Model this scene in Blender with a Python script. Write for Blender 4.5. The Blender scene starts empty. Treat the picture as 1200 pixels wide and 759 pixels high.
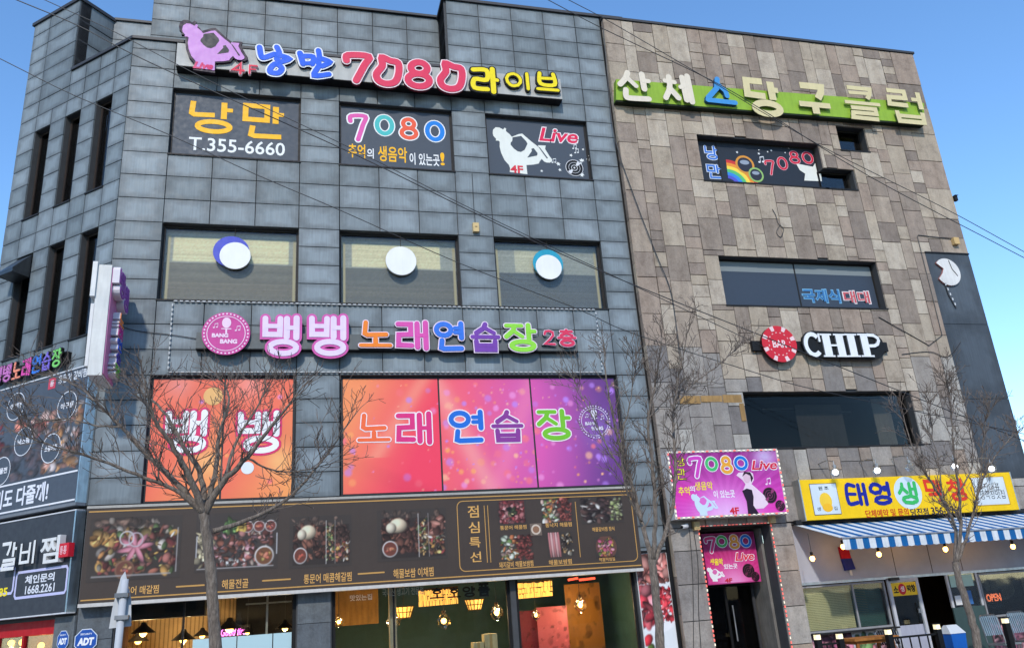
import bpy, math, random
import numpy as np
from mathutils import Vector, Matrix

# ------------------------------------------------------------------ camera, sky, sun, exposure
SC = bpy.context.scene
COL = SC.collection
R = math.radians
FPX, PITCH, ROLL, YAW = 960.0, 0.33798465, -0.07585609, 0.26998279
CAM = Vector((0.0, -18.0, 1.9))
_cp, _sp, _cy, _sy = math.cos(PITCH), math.sin(PITCH), math.cos(YAW), math.sin(YAW)
_fw = Vector((_sy * _cp, _cy * _cp, _sp)); _r = Vector((_cy, -_sy, 0)); _u = _r.cross(_fw)
_c, _s = math.cos(ROLL), math.sin(ROLL)
RGT, UPV = _r * _c + _u * _s, _u * _c - _r * _s
cd = bpy.data.cameras.new('camera'); cam = bpy.data.objects.new('camera', cd); COL.objects.link(cam)
cd.sensor_width = 36.0; cd.lens = 36.0 * FPX / 1200.0; cd.clip_start = 0.1; cd.clip_end = 4000
cam.matrix_world = Matrix(((RGT.x, UPV.x, -_fw.x, CAM.x), (RGT.y, UPV.y, -_fw.y, CAM.y), (RGT.z, UPV.z, -_fw.z, CAM.z), (0, 0, 0, 1)))
SC.camera = cam
SUN_DIR = Vector((0.33, 1.0, -0.78)).normalized()          # the way the light travels
W = bpy.data.worlds.new('World'); SC.world = W; W.use_nodes = True
nt = W.node_tree; bg = nt.nodes['Background']; sky = nt.nodes.new('ShaderNodeTexSky'); sky.sky_type = 'NISHITA'
sky.sun_disc = False; sky.sun_elevation = math.asin(-SUN_DIR.z); sky.sun_rotation = math.atan2(-SUN_DIR.x, -SUN_DIR.y)
sky.air_density = 1.0; sky.dust_density = 0.15; sky.ozone_density = 2.8; sky.altitude = 50
hs = nt.nodes.new('ShaderNodeHueSaturation'); hs.inputs['Saturation'].default_value = 1.14; hs.inputs['Value'].default_value = 1.08; nt.links.new(sky.outputs[0], hs.inputs['Color']); nt.links.new(hs.outputs[0], bg.inputs[0]); bg.inputs[1].default_value = 0.15
ld = bpy.data.lights.new('sun', 'SUN'); ld.energy = 2.0; ld.angle = R(2.6); ld.color = (1.0, 0.93, 0.83)
lo = bpy.data.objects.new('sun', ld); COL.objects.link(lo); lo.rotation_euler = SUN_DIR.to_track_quat('-Z', 'Y').to_euler(); lo.location = (-10, -30, 30)
SC.view_settings.view_transform = 'Standard'; SC.view_settings.look = 'None'; SC.view_settings.gamma = 1.0
SC.view_settings.use_curve_mapping = False; SC.view_settings.exposure = 0.84
SC.render.engine = 'CYCLES'; SC.cycles.max_bounces = 6; SC.cycles.transparent_max_bounces = 12; SC.cycles.use_denoising = True

# ------------------------------------------------------------------ pixels of the photograph to directions
def ray(px, py):
    return RGT * ((px - 600) / FPX) + UPV * ((379.5 - py) / FPX) + _fw
def at_y(px, py, y):
    d = ray(px, py); return CAM + d * ((y - CAM.y) / d.y)
class Frame:
    def __init__(s, o, a):
        s.o = Vector(o); s.a = a
        s.ex = Vector((math.cos(a), math.sin(a), 0)); s.ey = Vector((-math.sin(a), math.cos(a), 0))
    def px(s, px, py, out=0.0):                      # local (x, z) where the ray meets the plane local y = -out
        d = ray(px, py); p0 = s.o - s.ey * out; t = (p0 - CAM).dot(s.ey) / d.dot(s.ey); q = CAM + d * t - s.o
        return q.dot(s.ex), q.z
    def box(s, l, t, r, b, out=0.0):                 # a pixel box -> x0, z0, x1, z1
        mx, my = (l + r) / 2, (t + b) / 2
        return s.px(l, my, out)[0], s.px(mx, b, out)[1], s.px(r, my, out)[0], s.px(mx, t, out)[1]
FR = Frame((0, 0, 0), 0.0); CH = Frame((-4.0, 0, 0), -R(42)); TN = Frame((0, -0.15, 0), 0.0)

# ------------------------------------------------------------------ materials
def lin(c):
    f = lambda v: v / 12.92 if v <= 0.04045 else ((v + 0.055) / 1.055) ** 2.4
    return tuple(f(v / 255.0) for v in c[:3])
MATS = {}
def newmat(name):
    m = bpy.data.materials.new(name); m.use_nodes = True; MATS[name] = m
    return m, m.node_tree, m.node_tree.nodes['Principled BSDF']
def N(t, kind, **kw):
    n = t.nodes.new(kind)
    for k, v in kw.items(): setattr(n, k, v)
    return n
def mul(t, a, b, fac=1.0):
    n = N(t, 'ShaderNodeMix', data_type='RGBA', blend_type='MULTIPLY'); n.inputs[0].default_value = fac
    t.links.new(a, n.inputs[6]); t.links.new(b, n.inputs[7]); return n.outputs[2]
def ramp(t, src, stops, interp='LINEAR'):
    n = N(t, 'ShaderNodeValToRGB'); n.color_ramp.interpolation = interp
    while len(n.color_ramp.elements) < len(stops): n.color_ramp.elements.new(0.5)
    for e, (p, c) in zip(n.color_ramp.elements, stops): e.position = p; e.color = (*c, 1) if len(c) == 3 else c
    t.links.new(src, n.inputs[0]); return n.outputs[0]
def noise(t, scale, detail=4, rough=0.55, vec=None, stretch=None):
    n = N(t, 'ShaderNodeTexNoise'); n.inputs['Scale'].default_value = scale; n.inputs['Detail'].default_value = detail; n.inputs['Roughness'].default_value = rough
    if vec is None: vec = N(t, 'ShaderNodeNewGeometry').outputs['Position']
    if stretch:
        mp = N(t, 'ShaderNodeMapping'); mp.inputs['Scale'].default_value = stretch; t.links.new(vec, mp.inputs[0]); vec = mp.outputs[0]
    t.links.new(vec, n.inputs['Vector']); return n.outputs['Fac']
def g(v): return (v, v, v)
def vcmat(name, rough, dirt=0.25, metallic=0.0, bump=0.0, spec=0.22):
    m, t, b = newmat(name)
    a = N(t, 'ShaderNodeAttribute', attribute_name='Col')
    d1 = ramp(t, noise(t, 2.3, 5, 0.65), [(0.3, g(1 - dirt)), (0.62, g(1.0))])
    d2 = ramp(t, noise(t, 3.0, 4, 0.6, stretch=(5.0, 5.0, 0.6)), [(0.36, g(1 - dirt * 0.7)), (0.6, g(1.0))])
    alb = N(t, 'ShaderNodeRGB'); alb.outputs[0].default_value = (0.76, 0.76, 0.76, 1)          # paints and inks never reflect all the light
    t.links.new(mul(t, mul(t, mul(t, a.outputs['Color'], d1), d2), alb.outputs[0]), b.inputs['Base Color'])
    r = ramp(t, noise(t, 9, 4), [(0.3, g(max(0.03, rough - 0.08))), (0.7, g(min(1, rough + 0.12)))])
    t.links.new(r, b.inputs['Roughness']); b.inputs['Metallic'].default_value = metallic; b.inputs['Specular IOR Level'].default_value = spec
    if bump:
        bp = N(t, 'ShaderNodeBump'); bp.inputs['Strength'].default_value = bump; bp.inputs['Distance'].default_value = 0.01
        t.links.new(noise(t, 35, 5), bp.inputs['Height']); t.links.new(bp.outputs[0], b.inputs['Normal'])
    return m
vcmat('paint', 0.55, 0.13); vcmat('print', 0.5, 0.05); vcmat('film', 0.5, 0.0, spec=0.2); vcmat('plastic', 0.48, 0.08); vcmat('rough', 0.8, 0.3, bump=0.25)
vcmat('steel', 0.38, 0.2, metallic=0.9); vcmat('fabric', 0.9, 0.2); vcmat('wood', 0.6, 0.35)
def island_random(t):
    o = N(t, 'ShaderNodeObjectInfo'); gm = N(t, 'ShaderNodeNewGeometry'); a = N(t, 'ShaderNodeMath', operation='ADD'); f = N(t, 'ShaderNodeMath', operation='FRACT')
    t.links.new(o.outputs['Random'], a.inputs[0]); t.links.new(gm.outputs['Random Per Island'], a.inputs[1]); t.links.new(a.outputs[0], f.inputs[0]); return f.outputs[0]
def panel_mat(name, lo_, hi_):
    m, t, b = newmat(name)
    base = ramp(t, island_random(t), [(0.0, lo_), (0.5, tuple((a + c) / 2 for a, c in zip(lo_, hi_))), (1.0, hi_)])
    uv = N(t, 'ShaderNodeUVMap', uv_map='UVMap'); sep = N(t, 'ShaderNodeSeparateXYZ'); t.links.new(uv.outputs[0], sep.inputs[0])
    def edge(o):                                       # 0 at the panel's rim, 0.5 in the middle
        s1 = N(t, 'ShaderNodeMath', operation='SUBTRACT'); s1.inputs[0].default_value = 1.0; t.links.new(o, s1.inputs[1])
        mn = N(t, 'ShaderNodeMath', operation='MINIMUM'); t.links.new(o, mn.inputs[0]); t.links.new(s1.outputs[0], mn.inputs[1]); return mn.outputs[0]
    mn = N(t, 'ShaderNodeMath', operation='MINIMUM'); t.links.new(edge(sep.outputs[0]), mn.inputs[0]); t.links.new(edge(sep.outputs[1]), mn.inputs[1])
    nz = noise(t, 2.6, 5, 0.6); ad = N(t, 'ShaderNodeMath', operation='MULTIPLY_ADD'); t.links.new(nz, ad.inputs[0]); ad.inputs[1].default_value = 0.62; t.links.new(mn.outputs[0], ad.inputs[2])
    w = ramp(t, ad.outputs[0], [(0.28, g(0.66)), (0.44, g(0.86)), (0.60, (1.10, 1.12, 1.13))])
    st = ramp(t, noise(t, 4.0, 5, 0.65, stretch=(6, 6, 0.35)), [(0.35, g(0.86)), (0.65, g(1.06))])
    big = ramp(t, noise(t, 0.35, 3), [(0.3, g(0.86)), (0.7, g(1.12))])
    t.links.new(mul(t, mul(t, mul(t, base, w), st), big), b.inputs['Base Color'])
    t.links.new(ramp(t, noise(t, 5, 5), [(0.3, g(0.5)), (0.7, g(0.66))]), b.inputs['Roughness'])
    b.inputs['Metallic'].default_value = 0.0; b.inputs['Specular IOR Level'].default_value = 0.3
    bp = N(t, 'ShaderNodeBump'); bp.inputs['Strength'].default_value = 0.06; bp.inputs['Distance'].default_value = 0.03
    t.links.new(noise(t, 1.6, 2), bp.inputs['Height']); t.links.new(bp.outputs[0], b.inputs['Normal'])
    return m
panel_mat('zinc', (0.128, 0.152, 0.164), (0.186, 0.216, 0.234))
panel_mat('darkclad', (0.05, 0.06, 0.072), (0.062, 0.074, 0.088))
def stone_mat(name, cols, k=1.0):
    m, t, b = newmat(name)
    n = len(cols); base = ramp(t, island_random(t), [(i / n, tuple(k * v for v in lin(c))) for i, c in enumerate(cols)], 'CONSTANT')
    a = ramp(t, noise(t, 3.5, 7, 0.7), [(0.3, (0.70, 0.68, 0.67)), (0.5, g(0.98)), (0.72, (1.12, 1.10, 1.07))])
    bb = ramp(t, noise(t, 26, 6, 0.7), [(0.3, g(0.80)), (0.7, g(1.12))])
    cc = ramp(t, noise(t, 1.3, 5, 0.7, stretch=(3.2, 3.2, 0.5)), [(0.3, (0.80, 0.77, 0.75)), (0.6, g(1.03))])
    t.links.new(mul(t, mul(t, mul(t, base, a), bb), cc), b.inputs['Base Color']); b.inputs['Roughness'].default_value = 0.82; b.inputs['Specular IOR Level'].default_value = 0.25
    bp = N(t, 'ShaderNodeBump'); bp.inputs['Strength'].default_value = 0.5; bp.inputs['Distance'].default_value = 0.012
    t.links.new(noise(t, 18, 7, 0.7), bp.inputs['Height']); t.links.new(bp.outputs[0], b.inputs['Normal']); return m
stone_mat('stone', [(152, 139, 125), (132, 120, 109), (162, 150, 134), (124, 113, 104), (146, 131, 118), (156, 144, 128), (138, 125, 114), (168, 157, 142)], 1.0)
stone_mat('stone_grey', [(140, 134, 127), (120, 115, 111), (152, 148, 141), (131, 126, 121), (112, 108, 106)], 1.05)
stone_mat('granite', [(98, 104, 108), (90, 96, 101)], 0.9)
stone_mat('paving', [(150, 143, 135), (140, 134, 128), (158, 150, 140), (128, 122, 118)], 0.8)
def plain(name, col, rough=0.6, metallic=0.0, bump=0.0, var=0.15, scale=4.0):
    m, t, b = newmat(name); rgb = N(t, 'ShaderNodeRGB'); rgb.outputs[0].default_value = (*col, 1)
    t.links.new(mul(t, rgb.outputs[0], ramp(t, noise(t, scale, 6, 0.65), [(0.3, g(1 - var)), (0.7, g(1 + var))])), b.inputs['Base Color'])
    b.inputs['Roughness'].default_value = rough; b.inputs['Metallic'].default_value = metallic
    if bump:
        bp = N(t, 'ShaderNodeBump'); bp.inputs['Strength'].default_value = bump; bp.inputs['Distance'].default_value = 0.02
        t.links.new(noise(t, scale * 6, 6), bp.inputs['Height']); t.links.new(bp.outputs[0], b.inputs['Normal'])
    return m
plain('core', (0.035, 0.037, 0.04), 0.8); plain('coping', (0.025, 0.025, 0.028), 0.6, 0.0); plain('dark_frame', (0.028, 0.026, 0.026), 0.4)
plain('asphalt', (0.05, 0.05, 0.052), 0.85, bump=0.3, scale=8); plain('concrete', (0.32, 0.31, 0.29), 0.85, bump=0.2)
plain('rubber', (0.02, 0.02, 0.021), 0.5); plain('interior_dark', (0.02, 0.028, 0.028), 0.8); plain('teal_wall', (0.03, 0.085, 0.085), 0.7)
plain('render_white', (0.29, 0.31, 0.37), 0.7, var=0.08, scale=2)
def slats(name, c1, c2, k):
    m, t, b = newmat(name); wv = N(t, 'ShaderNodeTexWave'); wv.inputs['Scale'].default_value = k; wv.inputs['Distortion'].default_value = 0.3
    t.links.new(N(t, 'ShaderNodeNewGeometry').outputs['Position'], wv.inputs['Vector'])
    t.links.new(mul(t, ramp(t, wv.outputs['Fac'], [(0.05, c2), (0.3, c1)]), ramp(t, noise(t, 3, 5), [(0.3, g(0.8)), (0.7, g(1.1))])), b.inputs['Base Color']); b.inputs['Roughness'].default_value = 0.55
slats('wood_wall', (0.42, 0.27, 0.11), (0.2, 0.12, 0.04), 3.2)
m, t, b = newmat('bark')
t.links.new(ramp(t, noise(t, 14, 7, 0.7, stretch=(3, 3, 0.8)), [(0.28, (0.05, 0.038, 0.03)), (0.5, (0.14, 0.112, 0.088)), (0.72, (0.27, 0.23, 0.19))]), b.inputs['Base Color']); b.inputs['Roughness'].default_value = 0.9
bp = N(t, 'ShaderNodeBump'); bp.inputs['Strength'].default_value = 0.9; bp.inputs['Distance'].default_value = 0.02
t.links.new(noise(t, 30, 6, 0.7, stretch=(2, 2, 0.5)), bp.inputs['Height']); t.links.new(bp.outputs[0], b.inputs['Normal'])
m, t, b = newmat('twig_bark')
t.links.new(ramp(t, noise(t, 9, 4), [(0.3, (0.06, 0.045, 0.036)), (0.7, (0.15, 0.115, 0.09))]), b.inputs['Base Color']); b.inputs['Roughness'].default_value = 0.85
def glass(name, tint=(0.92, 0.95, 0.95), rough=0.02, mx=1.0):
    m, t, b = newmat(name); t.nodes.remove(b); out = t.nodes['Material Output']
    tr = N(t, 'ShaderNodeBsdfTransparent'); tr.inputs[0].default_value = (*tint, 1); gl = N(t, 'ShaderNodeBsdfGlossy'); gl.inputs['Roughness'].default_value = rough
    fr = N(t, 'ShaderNodeFresnel'); fr.inputs[0].default_value = 1.5; mxs = N(t, 'ShaderNodeMixShader')
    bp = N(t, 'ShaderNodeBump'); bp.inputs['Strength'].default_value = 0.04; bp.inputs['Distance'].default_value = 0.05; t.links.new(noise(t, 0.9, 2), bp.inputs['Height'])
    t.links.new(bp.outputs[0], gl.inputs['Normal'])
    ml = N(t, 'ShaderNodeMath', operation='MULTIPLY'); ml.inputs[1].default_value = mx; t.links.new(fr.outputs[0], ml.inputs[0])
    t.links.new(ml.outputs[0], mxs.inputs[0]); t.links.new(tr.outputs[0], mxs.inputs[1]); t.links.new(gl.outputs[0], mxs.inputs[2]); t.links.new(mxs.outputs[0], out.inputs[0])
glass('glass', mx=0.55); glass('smoke_glass', (0.58, 0.58, 0.58), mx=0.28); glass('shop_glass', (0.86, 0.90, 0.90), mx=0.8); glass('bulb_glass', (0.97, 0.97, 0.97), 0.05, 0.5)
def glow(name, col, s):
    m, t, b = newmat(name); b.inputs['Base Color'].default_value = (*col, 1); b.inputs['Emission Color'].default_value = (*col, 1); b.inputs['Emission Strength'].default_value = s; b.inputs['Roughness'].default_value = 0.4
    return m
glow('warm_bulb', (1.0, 0.50, 0.10), 7.0); glow('white_bulb', (0.95, 0.97, 1.0), 3.5); glow('pink_neon', (1.0, 0.12, 0.75), 3.0); glow('red_neon', (1.0, 0.07, 0.03), 2.2)
glow('orange_neon', (1.0, 0.22, 0.08), 2.2); glow('amber_glass', (1.0, 0.50, 0.10), 0.8); glow('cap_light', (1.0, 0.85, 0.5), 0.5); glow('ceiling_glow', (1.0, 0.62, 0.26), 0.9)
glow('led_red', (1.0, 0.16, 0.12), 0.25); glow('led_cream', (0.9, 0.8, 0.6), 0.15)

# ------------------------------------------------------------------ mesh builder
class MB:
    def __init__(s): s.v = []; s.f = []; s.c = []; s.m = []
    def add(s, vs, fs, col=(200, 200, 200), m=0):
        o = len(s.v); s.v += [tuple(p) for p in vs]
        for f in fs: s.f.append(tuple(i + o for i in f)); s.c.append(col); s.m.append(m)
        return s
    def box(s, x0, x1, y0, y1, z0, z1, col=(200, 200, 200), m=0):
        return s.add([(x0, y0, z0), (x1, y0, z0), (x1, y1, z0), (x0, y1, z0), (x0, y0, z1), (x1, y0, z1), (x1, y1, z1), (x0, y1, z1)],
                     [(0, 3, 2, 1), (4, 5, 6, 7), (0, 1, 5, 4), (1, 2, 6, 5), (2, 3, 7, 6), (3, 0, 4, 7)], col, m)
    def obox(s, p, q, w, h, col=(200, 200, 200), m=0):             # a bar from p to q
        p, q = Vector(p), Vector(q); d = (q - p).normalized(); up = Vector((0, 0, 1)) if abs(d.z) < 0.95 else Vector((0, 1, 0))
        a = d.cross(up).normalized() * (w / 2); b = a.cross(d).normalized() * (h / 2)
        return s.add([p - a - b, p + a - b, p + a + b, p - a + b, q - a - b, q + a - b, q + a + b, q - a + b], [(0, 1, 2, 3), (4, 7, 6, 5), (0, 4, 5, 1), (1, 5, 6, 2), (2, 6, 7, 3), (3, 7, 4, 0)], col, m)
    def prism(s, poly, y0, y1, col=(200, 200, 200), side=None, m=0):  # poly in (x, z), front at y0, back at y1 (None = flat)
        n = len(poly); ar = sum(poly[i][0] * poly[(i + 1) % n][1] - poly[(i + 1) % n][0] * poly[i][1] for i in range(n))
        if ar < 0: poly = poly[::-1]
        if y1 is None: return s.add([(x, y0, z) for x, z in poly], [tuple(range(n))], col, m)
        s.add([(x, y0, z) for x, z in poly], [tuple(range(n))], col, m)
        vs = [(x, y0, z) for x, z in poly] + [(x, y1, z) for x, z in poly]
        s.add(vs, [(i, i + n, (i + 1) % n + n, (i + 1) % n) for i in range(n)], side or col, m)
        return s.add([(x, y1, z) for x, z in poly], [tuple(range(n))[::-1]], side or col, m)
    def ellipse(s, cx, cz, rx, rz, y0, y1=None, col=(200, 200, 200), n=24, side=None, m=0):
        return s.prism([(cx + rx * math.cos(2 * math.pi * i / n), cz + rz * math.sin(2 * math.pi * i / n)) for i in range(n)], y0, y1, col, side, m)
    def ribbon(s, pts, w, y0, y1=None, closed=False, cap=True, col=(200, 200, 200), side=None, m=0):
        P = [np.array(p, float) for p in pts]; n = len(P); L, Rr = [], []
        for i in range(n):
            a = P[i - 1] if (closed or i > 0) else None; c = P[(i + 1) % n] if (closed or i < n - 1) else None
            d1 = (P[i] - a) if a is not None else (c - P[i]); d2 = (c - P[i]) if c is not None else d1
            d1 = d1 / (np.linalg.norm(d1) + 1e-9); d2 = d2 / (np.linalg.norm(d2) + 1e-9)
            n1 = np.array([-d1[1], d1[0]]); n2 = np.array([-d2[1], d2[0]]); mv = n1 + n2; ln = np.linalg.norm(mv)
            mv = n1 if ln < 1e-6 else mv / ln; k = 1.0 / max(0.55, float(mv @ n1)); L.append(P[i] + mv * w / 2 * k); Rr.append(P[i] - mv * w / 2 * k)
        poly_l, poly_r = L, Rr; caps = []
        if cap and not closed:
            for e, (p, q) in ((0, (P[0], P[0] - P[1])), (1, (P[-1], P[-1] - P[-2]))):
                q = q / (np.linalg.norm(q) + 1e-9); a0 = math.atan2(q[1], q[0]); caps.append((e, [p + w / 2 * np.array([math.cos(a0 + t_), math.sin(a0 + t_)]) for t_ in np.linspace(math.pi / 2, -math.pi / 2, 7)][1:-1]))
        vs = [(p[0], y0 - i * 5e-5, p[1]) for i, p in enumerate(Rr)] + [(p[0], y0 - i * 5e-5, p[1]) for i, p in enumerate(L)]; fs = []; rng = range(n) if closed else range(n - 1)
        for i in rng: j = (i + 1) % n; fs.append((i, j, n + j, n + i))
        bound = [(L, True), (Rr, False)]
        for e, cp in caps:
            o = len(vs); vs += [(p[0], y0, p[1]) for p in cp]; ids = list(range(o, o + len(cp)))
            if e == 0: fs.append(tuple([0] + ids + [n])) ; chain = [Rr[0]] + cp + [L[0]]
            else: fs.append(tuple([n + n - 1] + ids + [n - 1])); chain = [L[-1]] + cp + [Rr[-1]]
            bound.append((chain, None))
        s.add(vs, fs, col, m)
        if y1 is not None:
            for ch, _ in bound:
                q = len(ch); vv = [(p[0], y0, p[1]) for p in ch] + [(p[0], y1, p[1]) for p in ch]
                s.add(vv, [(i, (i + 1) % q, (i + 1) % q + q, i + q) for i in (range(q) if (closed and _ is not None) else range(q - 1))], side or col, m)
            if not cap and not closed:
                for k in (0, -1): s.add([(L[k][0], y0, L[k][1]), (Rr[k][0], y0, Rr[k][1]), (Rr[k][0], y1, Rr[k][1]), (L[k][0], y1, L[k][1])], [(0, 1, 2, 3)], side or col, m)
        return s
    def tube(s, pts, rad, n=8, col=(200, 200, 200), m=0, capped=True):
        P = [Vector(p) for p in pts]; rad = rad if isinstance(rad, (list, tuple)) else [rad] * len(P); vs, fs = [], []
        d0 = (P[1] - P[0]).normalized(); a = d0.orthogonal().normalized()
        for i, p in enumerate(P):
            d = ((P[min(i + 1, len(P) - 1)] - P[max(i - 1, 0)])).normalized(); a = (a - d * a.dot(d)).normalized(); b_ = d.cross(a)
            for k in range(n): an = 2 * math.pi * k / n; vs.append(p + (a * math.cos(an) + b_ * math.sin(an)) * rad[i])
        for i in range(len(P) - 1):
            for k in range(n): fs.append((i * n + k, i * n + (k + 1) % n, (i + 1) * n + (k + 1) % n, (i + 1) * n + k))
        if capped: fs.append(tuple(range(n))[::-1]); fs.append(tuple(range((len(P) - 1) * n, len(P) * n)))
        return s.add(vs, fs, col, m)
    def lathe(s, c, prof, n=16, col=(200, 200, 200), m=0):         # prof: (r, z) from bottom to top, axis z through c
        cx, cy, cz = c; vs, fs = [], []
        for r_, z in prof:
            for k in range(n): an = 2 * math.pi * k / n; vs.append((cx + r_ * math.cos(an), cy + r_ * math.sin(an), cz + z))
        for i in range(len(prof) - 1):
            for k in range(n): fs.append((i * n + k, i * n + (k + 1) % n, (i + 1) * n + (k + 1) % n, (i + 1) * n + k))
        return s.add(vs, fs, col, m)
    def ball(s, c, r_, n=10, col=(200, 200, 200), m=0, sz=1.0):
        h = n // 2; return s.lathe(c, [(r_ * math.sin(math.pi * (i + 0.02) / (h + 0.04)), -sz * r_ * math.cos(math.pi * (i + 0.02) / (h + 0.04))) for i in range(h + 1)], n, col, m)
    def text(s, body, x0, z0, x1, z1, y, depth=0.0, col=(255, 255, 255), bold=0.0, shear=0.0, m=0):
        vs, fs = glyphs(body, bold, shear, depth > 0)
        a = np.array(vs); mn, mx = a.min(0), a.max(0); sx = (x1 - x0) / max(1e-6, mx[0] - mn[0]); sz = (z1 - z0) / max(1e-6, mx[1] - mn[1])
        out = [(x0 + (v[0] - mn[0]) * sx, y - (depth if v[2] > 0 else 0.0), z0 + (v[1] - mn[1]) * sz) for v in vs]
        return s.add(out, fs, col, m)
    def mesh(s, name, origin=(0, 0, 0)):
        me = bpy.data.meshes.new(name); o = origin
        me.from_pydata([(a - o[0], b_ - o[1], c - o[2]) for a, b_, c in s.v], [], s.f)
        at = me.color_attributes.new('Col', 'FLOAT_COLOR', 'CORNER'); cols = []; cache = {}
        for f, c in zip(s.f, s.c):
            if c not in cache: cache[c] = (*lin(c), 1.0)
            cols += cache[c] * len(f)
        at.data.foreach_set('color', cols); me.polygons.foreach_set('material_index', s.m); me.update(); return me
_gc = {}
def glyphs(body, bold, shear, solid):
    k = (body, bold, shear, solid)
    if k not in _gc:
        c = bpy.data.curves.new('glyph', 'FONT'); c.body = body; c.size = 1; c.offset = bold; c.shear = shear; c.resolution_u = 3; c.extrude = 0.02 if solid else 0; c.align_x = 'CENTER'; c.space_line = 1.1
        o = bpy.data.objects.new('glyph', c); me = o.to_mesh()
        _gc[k] = ([tuple(v.co) for v in me.vertices], [tuple(p.vertices) for p in me.polygons]); o.to_mesh_clear(); bpy.data.objects.remove(o); bpy.data.curves.remove(c)
    return _gc[k]

# ------------------------------------------------------------------ things and parts
def tag(o, label=None, cat=None, group=None, kind=None):
    if label: o['label'] = label
    if cat: o['category'] = cat
    if group: o['group'] = group
    if kind: o['kind'] = kind
    return o
class Thing:
    def __init__(s, name, label, cat, frame=FR, base=(0, 0, 0), group=None):
        s.fr = frame; s.base = base; e = bpy.data.objects.new(name, None); COL.objects.link(e); e.empty_display_size = 0.2
        e.location = frame.o + frame.ex * base[0] + frame.ey * base[1] + Vector((0, 0, base[2])); e.rotation_euler = (0, 0, frame.a)
        s.e = tag(e, label, cat, group)
    def part(s, name, mb, mat, parent=None, label=None, smooth=False, kind=None):
        me = mb.mesh(name, s.base); 
        for mm in (mat if isinstance(mat, (list, tuple)) else [mat]): me.materials.append(MATS[mm])
        if smooth: me.polygons.foreach_set('use_smooth', [True] * len(me.polygons))
        o = bpy.data.objects.new(name, me); COL.objects.link(o); o.parent = parent or s.e; tag(o, label, kind=kind); return o
    def parts(s, name, mbs, mat, parent=None):
        for q in mbs: s.part(name, q, mat, parent)
    def raw(s, name, me, mat, parent=None, loc=(0, 0, 0), scale=(1, 1, 1), kind=None):
        if not me.materials: me.materials.append(MATS[mat])
        o = bpy.data.objects.new(name, me); COL.objects.link(o); o.parent = parent or s.e
        o.location = (loc[0] - s.base[0], loc[1] - s.base[1], loc[2] - s.base[2]); o.scale = scale; tag(o, kind=kind); return o
    def img(s, name, im, x0, z0, x1, z1, y, mat='print', parent=None):      # a painted picture as a fine coloured grid
        me = im.grid(name, x0 - s.base[0], z0 - s.base[2], x1 - s.base[0], z1 - s.base[2], y - s.base[1]); me.materials.append(MATS[mat])
        o = bpy.data.objects.new(name, me); COL.objects.link(o); o.parent = parent or s.e; return o
def structure(name, mb, mat, loc=(0, 0, 0)):
    me = mb.mesh(name, loc)
    for mm in (mat if isinstance(mat, (list, tuple)) else [mat]): me.materials.append(MATS[mm])
    o = bpy.data.objects.new(name, me); COL.objects.link(o); o.location = loc; return tag(o, kind='structure')

# ------------------------------------------------------------------ painted pictures (flat print) made from shapes
class Img:
    def __init__(s, w, h, col=(60, 52, 48)):
        s.w, s.h = w, h; s.a = np.zeros((h, w, 3)); s.a[:] = col; s.X, s.Y = np.meshgrid((np.arange(w) + 0.5) / w, 1 - (np.arange(h) + 0.5) / h); s.asp = w / h
    def blend(s, k, col): k = np.clip(k, 0, 1)[..., None]; s.a = s.a * (1 - k) + np.array(col, float) * k; return s
    def ell(s, cx, cy, rx, ry, col, rot=0.0, soft=0.12, shade=0.0, hollow=0.0, alpha=1.0):
        dx = (s.X - cx); dy = (s.Y - cy) / s.asp; c, n = math.cos(rot), math.sin(rot); u = (dx * c + dy * n) / rx; v = (-dx * n + dy * c) / (ry)
        d = np.sqrt(u * u + v * v); k = np.clip((1 - d) / soft, 0, 1)
        if hollow: k = k * np.clip((d - hollow) / soft, 0, 1)
        cc = np.array(col, float) * (1 + shade * (0.5 * v - 0.35 * u + 0.3 - 0.7 * d * d))[..., None]; k = (k * alpha)[..., None]; s.a = s.a * (1 - k) + cc * k; return s
    def glow(s, cx, cy, r_, col, al=1.0):
        d = np.sqrt((s.X - cx) ** 2 + ((s.Y - cy) / s.asp) ** 2) / r_; return s.blend(al * np.exp(-d * d * 2.0), col)
    def blur(s, n=1):
        for _ in range(n):
            p = np.pad(s.a, ((1, 1), (1, 1), (0, 0)), 'edge'); s.a = (p[1:-1, 1:-1] * 2 + p[:-2, 1:-1] + p[2:, 1:-1] + p[1:-1, :-2] + p[1:-1, 2:]) / 6
        return s
    def mute(s, sat, val):
        m_ = s.a.mean(-1, keepdims=True); s.a = (m_ + (s.a - m_) * sat) * val; return s
    def grid(s, name, x0, z0, x1, z1, y):
        h, w = s.h, s.w; xs = np.linspace(x0, x1, w); zs = np.linspace(z1, z0, h); XX, ZZ = np.meshgrid(xs, zs)
        co = np.stack([XX, np.full_like(XX, y), ZZ], -1).reshape(-1, 3); i = np.arange((h - 1) * (w - 1)); r_, c = i // (w - 1), i % (w - 1); a = r_ * w + c
        fc = np.stack([a + w, a + w + 1, a + 1, a], -1); me = bpy.data.meshes.new(name); me.vertices.add(len(co)); me.vertices.foreach_set('co', co.ravel())
        me.loops.add(fc.size); me.loops.foreach_set('vertex_index', fc.ravel()); me.polygons.add(len(fc)); me.polygons.foreach_set('loop_start', np.arange(0, fc.size, 4)); me.update(calc_edges=True)
        v = np.clip(s.a.reshape(-1, 3) / 255.0, 0, 1); l = np.where(v <= 0.04045, v / 12.92, ((v + 0.055) / 1.055) ** 2.4)
        at = me.color_attributes.new('Col', 'FLOAT_COLOR', 'POINT'); at.data.foreach_set('color', np.concatenate([l, np.ones((len(l), 1))], 1).ravel().astype(np.float32)); return me
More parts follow.
